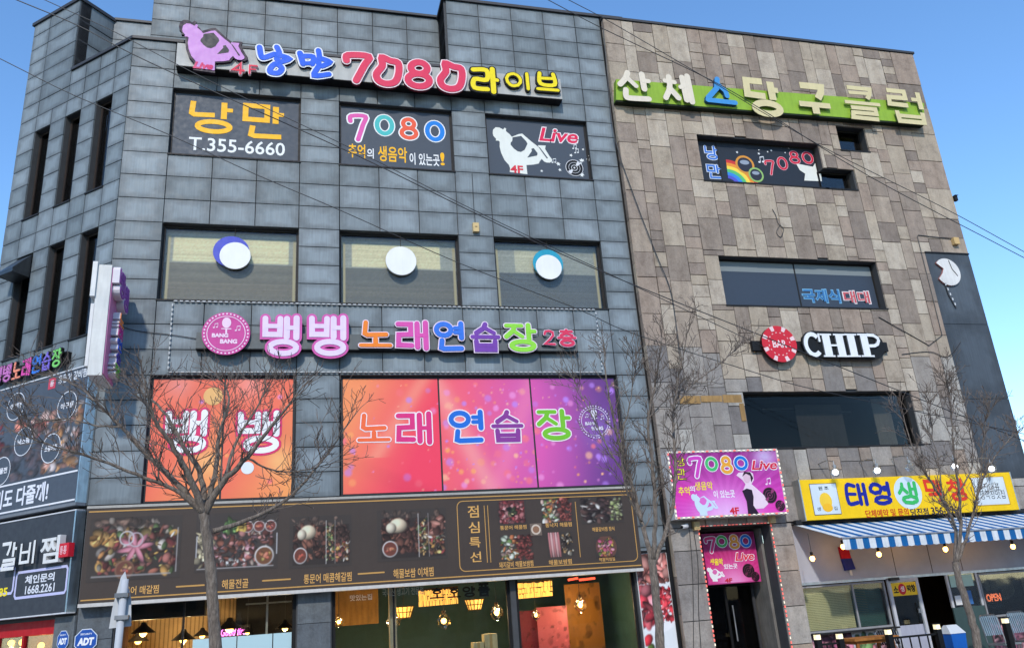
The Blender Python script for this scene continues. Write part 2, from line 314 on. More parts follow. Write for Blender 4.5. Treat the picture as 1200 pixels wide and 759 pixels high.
MEAT = [(150, 70, 60), (180, 96, 84), (120, 60, 45), (196, 120, 110), (110, 66, 50), (160, 84, 62)]
MIX = MEAT + [(214, 150, 60), (236, 190, 96), (90, 120, 60), (200, 186, 160), (60, 48, 44), (176, 60, 60), (224, 210, 196), (140, 96, 60), (206, 130, 60)]
def scatter(im, n, rng, x0, y0, x1, y1, cols, r0, r1, shade=0.9, alpha=1.0):
    for _ in range(int(n * 1.7)):
        r_ = rng.uniform(r0 * .6, r1 * 1.0); c = rng.choice(cols); j = rng.uniform(0.45, 1.05); im.ell(rng.uniform(x0, x1), rng.uniform(y0, y1), r_, r_ * rng.uniform(0.25, 0.9), tuple(v * j for v in c), rng.uniform(0, 3), 0.25, shade, alpha=alpha)
def bowl(im, cx, cy, r_, col, rng, rim=(226, 220, 216)):
    im.ell(cx, cy, r_, r_, rim, 0, 0.1, 0.25); im.ell(cx, cy, r_ * 0.84, r_ * 0.84, tuple(v * 0.7 for v in col), 0, 0.1)
    for _ in range(9):
        a, q = rng.uniform(0, 6.3), rng.uniform(0, 0.6) * r_; im.ell(cx + q * math.cos(a), cy + q * math.sin(a) / 1.0 * 1.0, r_ * 0.26, r_ * 0.2, tuple(min(255, v * rng.uniform(0.8, 1.4)) for v in col), a, 0.3, 0.8)

# ------------------------------------------------------------------ letters from strokes
def circ(cx=0.5, cy=0.5, rx=0.5, ry=0.5, n=22): return [(cx + rx * math.cos(2 * math.pi * i / n + 1.57), cy + ry * math.sin(2 * math.pi * i / n + 1.57)) for i in range(n)]
JC = {'ㄱ': [([(0, 1), (.95, 1), (.9, .55), (.7, 0)], 0)], 'ㄴ': [([(0.05, 1), (0, .12), (.12, 0), (1, .05)], 0)], 'ㄷ': [([(.95, 1), (0.05, 1), (0, 0.06), (1, 0)], 0)],
 'ㄹ': [([(0, 1), (.95, 1), (.95, .52), (.04, .5), (0, .02), (1, 0)], 0)], 'ㅁ': [([(0, 1), (1, 1), (1, 0), (0, 0)], 1)], 'ㅂ': [([(0, 1), (0.02, 0), (.98, 0), (1, 1)], 0), ([(.02, .52), (.98, .52)], 0)],
 'ㅅ': [([(.52, 1), (.42, .55), (0, 0)], 0), ([(.46, .62), (1, 0)], 0)], 'ㅇ': [(circ(), 1)], 'ㅈ': [([(.02, 1), (.98, 1)], 0), ([(.56, .98), (.42, .5), (0, 0)], 0), ([(.46, .52), (1, 0)], 0)],
 'ㅊ': [([(.5, 1.0), (.5, .86)], 0), ([(.02, .76), (.98, .76)], 0), ([(.54, .76), (.42, .4), (0, 0)], 0), ([(.46, .42), (1, 0)], 0)], 'ㅋ': [([(0, 1), (.95, 1), (.9, .5), (.75, 0)], 0), ([(0.02, .5), (.9, .55)], 0)],
 'ㅌ': [([(.95, 1), (0.04, 1), (0, 0), (1, 0)], 0), ([(.04, .5), (.9, .5)], 0)], 'ㅎ': [([(.5, 1.0), (.5, .88)], 0), ([(.04, .76), (.96, .76)], 0), (circ(.5, .28, .36, .28), 1)], 'ㅃ': [([(0, 1), (0.02, 0), (.4, 0), (.42, 1)], 0), ([(.02, .5), (.4, .5)], 0), ([(.58, 1), (.6, 0), (.98, 0), (1, 1)], 0), ([(.6, .5), (.98, .5)], 0)]}
JV = {'ㅏ': [([(.25, 1), (.25, 0)], 0), ([(.3, .55), (1, .55)], 0)], 'ㅐ': [([(.12, .96), (.12, .04)], 0), ([(.85, 1), (.85, 0)], 0), ([(.16, .5), (.82, .5)], 0)], 'ㅓ': [([(.85, 1), (.85, 0)], 0), ([(0, .55), (.8, .55)], 0)],
 'ㅑ': [([(.25, 1), (.25, 0)], 0), ([(.3, .7), (1, .7)], 0), ([(.3, .4), (1, .4)], 0)],
 'ㅔ': [([(.42, .96), (.42, .04)], 0), ([(.95, 1), (.95, 0)], 0), ([(0, .55), (.38, .55)], 0)], 'ㅕ': [([(.85, 1), (.85, 0)], 0), ([(0, .68), (.8, .68)], 0), ([(0, .38), (.8, .38)], 0)], 'ㅣ': [([(.5, 1), (.5, 0)], 0)],
 'ㅗ': [([(0, .05), (1, .05)], 0), ([(.5, 1), (.5, .1)], 0)], 'ㅜ': [([(0, .95), (1, .95)], 0), ([(.5, .9), (.5, 0)], 0)], 'ㅡ': [([(0, .5), (1, .5)], 0)]}
CHO = 'ㄱㄲㄴㄷㄸㄹㅁㅂㅃㅅㅆㅇㅈㅉㅊㅋㅌㅍㅎ'; JUNG = 'ㅏㅐㅑㅒㅓㅔㅕㅖㅗㅘㅙㅚㅛㅜㅝㅞㅟㅠㅡㅢㅣ'; JONG = [''] + list('ㄱㄲㄳㄴㄵㄶㄷㄹㄺㄻㄼㄽㄾㄿㅀㅁㅂㅄㅅㅆㅇㅈㅊㅋㅌㅍㅎ')
DIG = {'O': [([(.2, 1), (.6, .9), (.95, .84), (1, .45), (.85, .1), (.45, 0), (.1, .1), (.0, .35), (.24, .68)], 1)], '①': [([(.05, .95), (.12, .62), (.24, .56), (.55, .76)], 0), ([(.62, 1), (.68, .78), (.62, .55)], 0), ([(.66, .70), (.98, .62), (.72, .44)], 0), ([(.60, .40), (.80, .25), (.66, .04), (.42, .06), (.44, .22)], 1)], '②': [([(.05, .82), (.12, .45)], 0), ([(.08, .74), (.45, .76), (.42, .46)], 0), ([(.12, .46), (.42, .49)], 0), ([(.64, 1), (.67, .75), (.60, .50)], 0), ([(.65, .70), (.97, .62), (.72, .42)], 0), ([(.64, .38), (.50, .05), (.98, .14)], 0)], '7': [([(0, .76), (.06, .98), (1, 1), (.82, .62), (.5, 0)], 0)], '0': [(circ(), 1)], '8': [(circ(.5, .76, .38, .24), 1), (circ(.5, .26, .5, .26), 1)],
 '2': [([(.05, .75), (.15, .95), (.5, 1), (.88, .9), (.9, .65), (.5, .32), (0, 0.02), (1, 0)], 0)], '4': [([(.72, 0), (.72, 1), (0, .32), (1, .32)], 0)], 'F': [([(.15, 0), (.15, 1), (1, 1)], 0), ([(.2, .52), (.85, .52)], 0)]}
def strokes(ch):
    if ch in DIG: return DIG[ch]
    k = ord(ch) - 0xAC00; a, b_, c = CHO[k // 588], JUNG[(k % 588) // 28], JONG[k % 28]; hor = b_ in 'ㅗㅜㅡㅛㅠ'; wide = b_ in 'ㅐㅔ'
    if hor: bx = [(.14, .46, .86, 1), (0, .0, 1, .30)] if not c else [(.16, .66, .84, 1), (0, .46, 1, .54), (.14, 0, .86, .33)]
    else:
        xs = .45 if wide else .56
        bx = [(0, .1, xs, .94), (xs + .15, 0, 1, 1)] if not c else [(0, .53, xs, .98), (xs + .15, .44, 1, 1), (.16, 0, .94, .33)]
    if b_ == 'ㅜ' and not c: bx = [(.14, .56, .86, 1), (0, 0, 1, .34)]
    out = []
    for j, q in zip((a, b_, c), bx):
        for pts, cl in (JC.get(j) or JV[j]): out.append(([(q[0] + p[0] * (q[2] - q[0]), q[1] + p[1] * (q[3] - q[1])) for p in pts], cl))
    return out
def smoothed(pts, closed, k=4):
    n = len(pts); P = [np.array(p, float) for p in pts]; out = []
    if n < 3: return [tuple(P[0] + (P[-1] - P[0]) * t_) for t_ in (0, .33, .66, 1)]
    for i in (range(n) if closed else range(n - 1)):
        p0 = P[i - 1] if (closed or i > 0) else P[i]; p1 = P[i]; p2 = P[(i + 1) % n]; p3 = P[(i + 2) % n] if (closed or i + 2 < n) else p2
        for q in range(k): t_ = q / k; out.append(tuple(0.5 * ((2 * p1) + (-p0 + p2) * t_ + (2 * p0 - 5 * p1 + 4 * p2 - p3) * t_ ** 2 + (-p0 + 3 * p1 - 3 * p2 + p3) * t_ ** 3)))
    if not closed: out.append(tuple(P[-1]))
    return out
def letter(T, ch, bx, y, depth=0.0, th=0.16, col=(255, 255, 255), out=None, ow=0.05, side=None, brush=False, slant=0.0, wob=0.0, parent=None, mat='plastic', name='letter', mb=None):
    x0, z0, x1, z1 = bx; h, w = z1 - z0, x1 - x0; tw = th * .78 * min(h, w * 1.15); own = mb is None; mb = mb or MB(); rng = random.Random(ord(ch[0]) * 7 + 1)
    for i, (pts, cl) in enumerate(strokes(ch)):
        q = [(x0 + tw / 2 + p[0] * (w - tw), z0 + tw / 2 + p[1] * (h - tw)) for p in pts]
        if wob: q = [(a + rng.uniform(-wob, wob) * h, b_ + rng.uniform(-wob, wob) * h) for a, b_ in q]
        if brush and (not cl or ch in 'O①'): q = smoothed(q, cl)
        q = [(a + slant * (b_ - z0), b_) for a, b_ in q]
        e = 0.0005 if depth == 0 else 0.0018; hz = (not cl) and len(pts) == 2 and abs(pts[0][0] - pts[1][0]) > abs(pts[0][1] - pts[1][1]); t2 = tw * (.82 if hz else 1.08 if (not cl and len(pts) == 2) else 1.0)
        if out: mb.ribbon(q, t2 + 2 * ow * h, y - depth - 0.0015 - i * e, y if depth else None, bool(cl), True, out, side or out)
        mb.ribbon(q, t2, y - depth - (0.0055 if depth == 0 else 0.016) - i * e, (y - depth) if depth else None, bool(cl), brush or bool(out), col, side if not out else col)
    if own: return T.part(name, mb, mat, parent)
    return mb
SAX = [(125, 265), (130, 225), (160, 197), (195, 197), (235, 215), (250, 195), (267, 203), (262, 230), (300, 260), (318, 285), (395, 250), (430, 243), (520, 320), (575, 360), (590, 376), (585, 352), (665, 350), (655, 385), (690, 450), (718, 490), (715, 510), (690, 525), (655, 525), (630, 515), (610, 490), (585, 520), (575, 540), (520, 555), (445, 565), (447, 657), (268, 645), (275, 605), (265, 575), (225, 530), (195, 455), (185, 395), (190, 345), (178, 335), (150, 335), (155, 318), (130, 290)]
SAXH = [[(320, 325), (300, 350), (300, 370), (330, 405), (365, 430), (400, 435), (440, 410), (475, 345), (465, 320), (415, 268), (325, 290)], [(460, 488), (515, 415), (510, 395), (535, 385), (572, 435), (565, 460)], [(588, 372), (600, 372), (676, 478), (664, 486)]]
def sax(mb, bx, y, y1, col, hole, grow=0.0, side=None):
    x0, z0, x1, z1 = bx; cx, cz = 420, 430
    f = lambda p: (x0 + (p[0] - 125) / 593 * (x1 - x0), z1 - (p[1] - 195) / 462 * (z1 - z0))
    mb.prism([f((cx + (p[0] - cx) * (1 + grow), cz + (p[1] - cz) * (1 + grow))) for p in SAX], y, y1, col, side)
    for hh in SAXH: mb.prism([f(p) for p in hh], y - 0.002, None, hole)
def star(mb, cx, cz, r_, y, col, rot=0.3): mb.prism([(cx + (r_ if i % 2 == 0 else r_ * .42) * math.sin(rot + i * math.pi / 5), cz + (r_ if i % 2 == 0 else r_ * .42) * math.cos(rot + i * math.pi / 5)) for i in range(10)], y, None, col)
def note(mb, x, z, h, y, col):
    mb.ellipse(x, z, h * .2, h * .15, y, None, col, 10); mb.ellipse(x + h * .6, z + h * .1, h * .2, h * .15, y, None, col, 10)
    mb.ribbon([(x + h * .16, z + .01 * h), (x + h * .2, z + h * .8)], h * .08, y - .0006, None, False, False, col); mb.ribbon([(x + h * .76, z + h * .1), (x + h * .8, z + h * .92)], h * .08, y - .0006, None, False, False, col); mb.ribbon([(x + h * .18, z + h * .8), (x + h * .82, z + h * .94)], h * .16, y - .0012, None, False, False, col)
def vinyl(mb, cx, cz, r_, y, c1=(20, 20, 24), c2=(225, 225, 228)):
    for i, (k, c) in enumerate([(1, c2), (.94, c1), (.66, c2), (.62, c1), (.36, c2), (.30, c1), (.10, c2)]): mb.ellipse(cx, cz, r_ * k, r_ * k, y - i * .0006, None, c, 22)
    for a in (0.6, 3.7): mb.prism([(cx + r_ * .9 * math.cos(a + t_), cz + r_ * .9 * math.sin(a + t_)) for t_ in (0, .25, .5)] + [(cx + r_ * .4 * math.cos(a + t_), cz + r_ * .4 * math.sin(a + t_)) for t_ in (.5, 0)], y - .005, None, c2)
def subtract(rects, holes):
    for hx0, hz0, hx1, hz1 in holes:
        nw = []
        for a, b_, c, d in rects:
            if hx0 >= c or hx1 <= a or hz0 >= d or hz1 <= b_: nw.append((a, b_, c, d)); continue
            if b_ < hz0: nw.append((a, b_, c, hz0))
            if d > hz1: nw.append((a, hz1, c, d))
            lo2, hi2 = max(b_, hz0), min(d, hz1)
            if a < hx0: nw.append((a, lo2, hx0, hi2))
            if c > hx1: nw.append((hx1, lo2, c, hi2))
        rects = nw
    return [q for q in rects if q[2] - q[0] > 0.05 and q[3] - q[1] > 0.05]
def unit_panel(name, bev=0.0):
    me = bpy.data.meshes.new(name); mb = MB(); mb.box(0, 1, 0, 1, 0, 1); me.from_pydata(mb.v, [], mb.f); uv = me.uv_layers.new(name='UVMap')
    for l in me.loops: c = me.vertices[l.vertex_index].co; uv.data[l.index].uv = (c.x, c.z)
    return me
def clad(T, rects, y, th, mat, name, frame, limit, gap=0.02, jitter=0.0, seed=1):
    """one object for each of the `limit` pieces that show largest, the rest joined into one part"""
    rng = random.Random(seed); uni = {}
    fw_n = _fw
    def area(q):
        x, z = (q[0] + q[2]) / 2, (q[1] + q[3]) / 2; p = frame.o + frame.ex * x + frame.ey * y + Vector((0, 0, z)); d = (p - CAM).dot(_fw); u = (p - CAM).dot(RGT) / d * FPX; v = (p - CAM).dot(UPV) / d * FPX
        vis = 1.0 if (abs(u) < 600 and abs(v) < 380) else 0.01
        return vis * (q[2] - q[0]) * (q[3] - q[1]) / d ** 2
    rects = sorted(rects, key=lambda q: -area(q)); rest = MB(); uvs = []
    for i, q in enumerate(rects):
        j = rng.uniform(0, jitter); mm = mat(q) if callable(mat) else mat; a = (q[0] + gap / 2, q[2] - gap / 2, q[1] + gap / 2, q[3] - gap / 2)
        if i < limit:
            if mm not in uni: uni[mm] = unit_panel(name); uni[mm].materials.append(MATS[mm])
            T.raw(name, uni[mm], mm, None, (a[0], y - j, a[2]), (a[1] - a[0], th + j, a[3] - a[2]))
        else: rest.box(a[0], a[1], y - j, y + th, a[2], a[3], m=mat.index(mm) if isinstance(mat, list) else 0); uvs.append(a)
    if rest.v:
        me = rest.mesh('far_' + name + 's', T.base); uv = me.uv_layers.new(name='UVMap'); k = 0
        for a in uvs:
            for fi in range(6):
                for _ in range(4):
                    co = me.vertices[me.loops[k].vertex_index].co; uv.data[k].uv = ((co.x + T.base[0] - a[0]) / (a[1] - a[0]), (co.z + T.base[2] - a[2]) / (a[3] - a[2])); k += 1
        me.materials.append(MATS[mat((0, 9, 0, 9)) if callable(mat) else mat]); o = bpy.data.objects.new('far_' + name + 's', me); COL.objects.link(o); o.parent = T.e; tag(o, kind='stuff'); getattr(T, '_mv', lambda q: q)(o)
class Side(Thing):                                    # another face of a thing, built in its own frame
    def __init__(s, T, frame): s.e = T.e; s.fr = frame; s.base = (0, 0, 0); s.rel = (frame.o - T.fr.o) - Vector(T.base); s.T = T
    def _mv(s, o):
        if o.parent == s.e:
            l = o.location.copy(); o.location = s.rel + s.fr.ex * l.x + s.fr.ey * l.y + Vector((0, 0, l.z)); o.rotation_euler = (0, 0, s.fr.a)
        return o
    def part(s, *a, **k): return s._mv(Thing.part(s, *a, **k))
    def raw(s, *a, **k): return s._mv(Thing.raw(s, *a, **k))
    def img(s, *a, **k): return s._mv(Thing.img(s, *a, **k))
def window(T, x0, z0, x1, z1, d=0.16, fw=0.05, muls=(), pane='glass', col=(42, 40, 40), sill=True, parts=True, label=None, y0=0.0):
    mb = MB()
    for a in ((x0, x0 + fw, z0, z1), (x1 - fw, x1, z0, z1)): mb.box(a[0], a[1], y0 + d, y0 + d + .06, a[2], a[3], col)
    mb.box(x0 + fw, x1 - fw, y0 + d + .001, y0 + d + .059, z0, z0 + fw, col); mb.box(x0 + fw, x1 - fw, y0 + d + .001, y0 + d + .059, z1 - fw, z1, col)
    for q in muls: mb.box(q - .02, q + .02, y0 + d + .004, y0 + d + .056, z0 + fw, z1 - fw, col)
    f = T.part('window', mb, 'paint', label=label)
    if pane: T.part('pane', MB().box(x0 + fw, x1 - fw, y0 + d + .025, y0 + d + .031, z0 + fw, z1 - fw), pane, f)
    if sill: T.part('sill', MB().box(x0 - .02, x1 + .02, y0 - .03, y0 + d, z0 - .035, z0 + .002, (38, 37, 38)), 'paint', f)
    return f
def core_boxes(mb, x0, x1, z0, z1, y0, y1, holes):
    xs = sorted({x0, x1, *[h[0] for h in holes], *[h[2] for h in holes]}); xs = [x for x in xs if x0 <= x <= x1]
    for a, b_ in zip(xs[:-1], xs[1:]):
        for q in subtract([(a, z0, b_, z1)], [h for h in holes if h[0] < b_ - 1e-6 and h[2] > a + 1e-6]): mb.box(q[0], q[2], y0, y1, q[1], q[3])

# ================================================================== ground
gm = MB(); gm.box(-600, 600, -600, 600, -0.4, -0.16); structure('ground', gm, 'asphalt')
structure('road', MB().box(-120, 120, -26, -8.6, -0.155, -0.13), 'asphalt')
structure('kerb', MB().box(-120, 120, -8.6, -8.35, -0.155, 0.01), 'concrete')
pv = structure('pavement', MB().box(-120, 120, -8.35, 0.3, -0.155, -0.012), 'concrete')
pm = unit_panel('paving_slab'); pm.materials.append(MATS['paving'])
for i in range(13):
    for j in range(8):
        o = bpy.data.objects.new('paving_slab', pm); COL.objects.link(o); o.parent = pv; o.location = (11.5 + i * .6 + .004, -5.0 + j * .6 + .004, -0.012); o.scale = (.592, .592, .012)

# ================================================================== grey metal-clad building
XW = [(-3.02, -0.04), (0.90, 3.78), (4.68, 7.51)]; Z4, Z3, Z2 = (12.57, 14.38), (8.91, 10.78), (4.50, 7.18); ZT, ZP = 18.02, 15.76
gb = Thing('grey_building', 'corner building clad in dark grey metal panels with printed windows and coloured signs', 'building')
gc = Side(gb, CH)
holes = [(x[0], z[0], x[1], z[1]) for x in XW for z in (Z4, Z3)] + [(-3.02, Z2[0], -0.05, Z2[1]), (0.92, Z2[0], 7.53, Z2[1])]
shop = [(-3.32, 0.05, 0.03, 2.78), (0.74, 0.05, 4.50, 2.78), (4.62, 0.05, 7.40, 2.78)]
mb = MB(); core_boxes(mb, -3.97, 3.72, 0.0, ZP - .05, .03, .33, holes + shop); core_boxes(mb, 3.72, 8.30, 0, ZT - .05, .03, .33, holes + shop)
mb.box(3.72, 4.02, .33, 3.0, ZP - .4, ZT - .06)
mb.box(8.0, 8.3, .33, 3.0, 14.0, ZT - .06); mb.box(-3.8, 3.72, .86, 1.1, ZP - .6, ZT - .02); mb.box(-3.77, -3.5, 1.1, 3.5, ZP - .6, ZT - .02); mb.box(-5.06, -3.78, 2.33, 2.6, ZP - .6, ZT - .03)
mb.box(-3.9, 8.25, .34, 11, ZP - .7, ZP - .5); mb.box(-3.9, 8.25, 1.2, 11, 4.6, 14.9)
gb.part('wall', mb, 'core')
# chamfered corner: local x runs from -4.2 (left end) to 0 (corner)
CW = [(-1.17, -.57), (-2.32, -1.73), (-3.52, -2.90)]; CZ4, CZ3 = (11.83, 14.34), (8.22, 10.79)
chole = [(a, z[0], b_, z[1]) for a, b_ in CW for z in (CZ4, CZ3)] + [(-4.2, 0.05, -.62, 2.42)]
mb = MB(); core_boxes(mb, -4.2, -0.02, 0, ZP - .05, .03, .33, chole); core_boxes(mb, -4.2, -2.3, ZP - .05, ZT - .06, .03, .33, [])
mb.box(-4.17, -2.33, .33, 1.0, ZP - .6, ZT - .06); mb.box(-4.2, -3.9, .33, 8, 0, ZP - .05); gc.part('wall', mb, 'core')
# metal panels
rows = [2.62 + i * .47 for i in range(4)] + [4.50 + i * (2.68 / 5) for i in range(5)] + [7.18 + i * (1.73 / 3) for i in range(3)] + [8.91 + i * (1.87 / 4) for i in range(4)] + [10.78 + i * (1.79 / 3) for i in range(3)] + [12.57 + i * (1.81 / 4) for i in range(4)] + [14.38 + i * .52 for i in range(8)]
cols_ = [-4.0, -3.02, -2.03, -1.03, -.04, .90, 1.86, 2.82, 3.78, 4.68, 5.62, 6.56, 7.51, 8.28]
def grid_rects(cols, rows, top, x0=None): return [(a, c, b_, min(d, top)) for a, b_ in zip(cols[:-1], cols[1:]) for c, d in zip(rows[:-1], rows[1:]) if c < top - .06]
fr_rects = []
for a, b_ in zip(cols_[:-1], cols_[1:]):
    top = ZP - .08 if b_ <= 3.8 else ZT - .08
    for c, d in zip(rows[:-1], rows[1:]):
        if c < top - .1: fr_rects += subtract([(a, c, b_, min(d, top))], holes)
fr_rects += [(3.79, c, 3.78 + .9, min(d, ZT - .08)) for c, d in []]
ch_rects = []
ccols = [-4.2, -3.52, -2.90, -2.32, -1.73, -1.17, -.57, 0.0]
crows = [4.50 + i * (2.68 / 5) for i in range(5)] + [7.18 + i * .52 for i in range(2)] + [8.22 + i * (2.57 / 5) for i in range(5)] + [10.79 + i * .52 for i in range(2)] + [11.83 + i * (2.51 / 5) for i in range(5)] + [14.34 + i * .46 for i in range(9)]
rngp = random.Random(4)
for c, d in zip(crows[:-1], crows[1:]):
    cs = list(ccols)
    if c > 14.4: cs = [-4.2, -3.5, -2.3, -1.15, -.57, 0.0] if int(c * 10) % 2 else [-4.2, -3.5, -2.3, -1.7, -1.15, -.57, 0.0]
    for a, b_ in zip(cs[:-1], cs[1:]):
        top = ZT - .08 if b_ <= -2.29 else ZP - .08
        if c < top - .1: ch_rects += subtract([(a, c, b_, min(d, top))], chole)
clad(gb, fr_rects, 0.0, .029, 'zinc', 'metal_panel', FR, 188, .020, .006)
clad(gc, ch_rects, 0.0, .029, 'zinc', 'metal_panel', CH, 112, .020, .006)
# walls set back on the roof and the tower's side
def extra_panels(T, rects, loc0, ax, name):
    for a, c, b_, d in rects:
        mb_ = MB(); mb_.box(a + .01, b_ - .01, 0, .03, c + .01, d - .01); yield mb_, a, c, b_, d
SB = Frame((0, .83, 0), 0); sbs = Side(gb, SB)
clad(sbs, [(a, 15.5 + i * .5, b_, 15.5 + i * .5 + (.5 if i < 4 else .48)) for a, b_ in zip([-3.8, -2.9, -1.95, -1.0, -.05, .9, 1.85, 2.8], [-2.9, -1.95, -1.0, -.05, .9, 1.85, 2.8, 3.71]) for i in range(5)], 0, .029, 'zinc', 'roof_panel', SB, 40, .02)
PB = Frame((0, 2.30, 0), 0); pbs = Side(gb, PB); clad(pbs, [(-5.04, 15.5 + k * .625, -3.81, 15.5 + (k + 1) * .625) for k in range(4)], 0, .029, 'zinc', 'roof_panel', PB, 9, .02)
TB = Frame(CH.o + CH.ex * -2.3, CH.a + R(90)); tbs = Side(gb, TB); clad(tbs, [(.04, 15.5 + i * .62, 1.02, 15.5 + i * .62 + .61) for i in range(4)], 0, .029, 'zinc', 'tower_panel', TB, 20, .02)
sd = Frame((3.72, .03, 0), R(-90)); sds = Side(gb, sd); clad(sds, [(-.8, 15.5 + i * .63, -.0, 15.5 + i * .63 + .62) for i in range(4)], 0, .02, 'zinc', 'tower_panel', sd, 9, .02)
# copings
cp = MB(); cp.box(-4.02, 3.70, -.05, .36, ZP - .075, ZP); cp.box(3.66, 9.0, -.06, .36, ZT - .075, ZT + .01); cp.box(3.66, 3.98, .36, 3.0, ZT - .075, ZT + .01); cp.box(-3.86, 3.66, .76, 1.14, ZT - .03, ZT + .04); cp.box(-5.03, -3.87, 2.25, 2.62, ZT - .03, ZT + .04); cp.box(-3.86, -3.5, 1.14, 3.4, ZT - .03, ZT + .04)
gb.part('coping', cp, 'coping'); gb.part('parapet_end', MB().box(8.31, 8.98, .03, .3, 17.955, ZT - .076), 'zinc')
gc.part('coping', MB().box(-2.28, 0.0, -.05, .36, ZP - .075, ZP + .003), 'coping'); gc.part('coping', MB().box(-4.25, -2.26, -.05, .36, ZT - .085, ZT + .01).box(-2.62, -2.26, .36, 1.05, ZT - .085, ZT + .01), 'coping')
# windows of the fourth floor: dark film with printed lettering
FILM = (74, 82, 93)
def film_window(i, label):
    x0, x1 = XW[i]; f = window(gb, x0, Z4[0], x1, Z4[1], .12, .05, (), None, label=label)
    gb.part('window_film', MB().box(x0 + .05, x1 - .05, .135, .15, Z4[0] + .05, Z4[1] - .05, FILM), 'film', f); return f
Y4 = .135; bx = lambda l, t, r, b_: FR.box(l, t, r, b_, -Y4)
w = film_window(0, 'window with dark film reading 낭만 and T.355-6660'); YEL = (255, 190, 20)
letter(gb, '낭', bx(221, 117, 276, 157), Y4, 0, .17, YEL, parent=w, mat='print'); letter(gb, '만', bx(284, 122, 336, 163), Y4, 0, .17, YEL, parent=w, mat='print')
q = bx(221, 164, 334, 179.5); gb.part('phone_number', MB().text('T.355-6660', q[0], q[1], q[2], q[3], Y4 - .003, 0, (238, 240, 240), .012), 'print', w)
w = film_window(1, 'window with dark film reading 7080 in four colours')
for ch, q, c in (('7', (408, 134, 431, 166), (226, 92, 172)), ('0', (439, 135, 462, 159), (76, 190, 190)), ('8', (468, 138, 490, 164), (240, 96, 66)), ('0', (498, 142, 521, 166), (20, 130, 222))):
    letter(gb, ch, bx(*q), Y4, 0, .26, c, (245, 245, 245), .045, brush=True, parent=w, mat='print')
mb = MB()
for s_, q, c in (('추억', (408, 169, 428, 185), YEL), ('의', (430, 174, 438, 186), (240, 240, 240)), ('생음악', (443, 172, 477, 190), YEL), ('이 있는곳', (480, 180, 515, 194), (240, 240, 240)), ('!', (516, 179, 521, 194), YEL)):
    a = bx(*q); mb.text(s_, *a, Y4 - .003, 0, c, .018)
gb.part('slogan', mb, 'print', w)
w = film_window(2, 'window with dark film, white saxophonist silhouette, Live, stars and vinyl record')
mb = MB(); sax(mb, bx(579, 151.5, 646, 204), Y4 - .003, None, (232, 234, 226), FILM); gb.part('saxophonist_print', mb, 'print', w)
mb = MB(); a = bx(630, 150, 678, 168); mb.text('Live', *a, Y4 - .002, 0, (245, 235, 238), .055, .25); mb.text('Live', a[0] + .03, a[1] + .03, a[2] - .03, a[3] - .03, Y4 - .004, 0, (226, 40, 84), .022, .25); gb.part('live_lettering', mb, 'print', w)
a = bx(598, 194, 613, 203); gb.part('floor_mark', MB().text('4F', *a, Y4 - .008, 0, (220, 50, 70), .03), 'print', w)
mb = MB(); rng = random.Random(3)
for k in range(20):
    x, z = FR.px(rng.uniform(634, 690), rng.uniform(172, 206), -Y4); (star(mb, x, z, rng.uniform(.035, .075), Y4 - .003 - k * .0002, (235, 238, 235) if k % 6 else (226, 196, 150), rng.uniform(0, 1)) if k % 3 else note(mb, x, z, .13, Y4 - .003 - k * .0002, (230, 234, 235)))
x, z = FR.px(673, 197, -Y4); m2 = MB(); vinyl(m2, x, z, .25, Y4 - .010); gb.part('record_print', m2, 'print', w); gb.part('stars_and_notes', mb, 'print', w, kind='stuff')
# windows of the third floor: glass, blinds and frosted lower film
for i, (x0, x1) in enumerate(XW):
    f = window(gb, x0, Z3[0], x1, Z3[1], .15, .05, (), 'glass', label='third floor window with pale blind, ' + ('nearest the corner' if i == 0 else 'in the middle' if i == 1 else 'nearest the stone building'))
    zz = Z3[0]; h = Z3[1] - zz; im = Img(90, 60, (120, 120, 116)); nzr = np.random.RandomState(i); cream = [(252, 228, 180), (248, 226, 180), (220, 206, 174)][i]; low = [(134, 122, 104), (126, 118, 106), (112, 110, 108)][i]
    im.blend((im.Y > .55).astype(float), (176, 170, 156)); im.blend(((im.Y > .56) & (im.Y < .90) & (im.X > [.07, .1, .2][i]) & (im.X < [.93, .86, .45][i])).astype(float), cream)
    im.blend((im.Y <= .55) * 1.0, low); im.blend((im.Y <= .36) * np.exp(-((im.Y - .2) / .12) ** 2) * [.35, .22, .15][i], (150, 126, 100)); im.a *= (1 + .06 * nzr.randn(60, 1, 1) * .5 + .03 * nzr.randn(60, 90, 1))
    for q in (.02, .965): im.blend(((im.X > q) & (im.X < q + .022) & (im.Y < .92)) * 1.0, (206, 184, 140))
    gb.img('blind', im, x0 + .04, zz + .04, x1 - .04, Z3[1] - .04, .30, 'film', f)
# narrow windows of the chamfer
for fl, cz in (('fourth', CZ4), ('third', CZ3)):
    for k, (a, b_) in enumerate(CW):
        f = window(gc, a, cz[0], b_, cz[1], .16, .05, (b_ - .2,), 'smoke_glass', (56, 48, 44), label='narrow %s floor window of the corner, %s' % (fl, ('nearest the corner edge', 'middle one', 'farthest left')[k]))
        mb = MB().box(a + .05, b_ - .05, .30, .32, cz[0] + .05, cz[1] - .05, (30, 30, 34))
        if fl == 'third' and k < 2: mb.box(b_ - .42, b_ - .06, .285, .299, cz[1] - .62, cz[1] - .1, (226, 190, 130))
        gc.part('blind', mb, 'fabric', f)
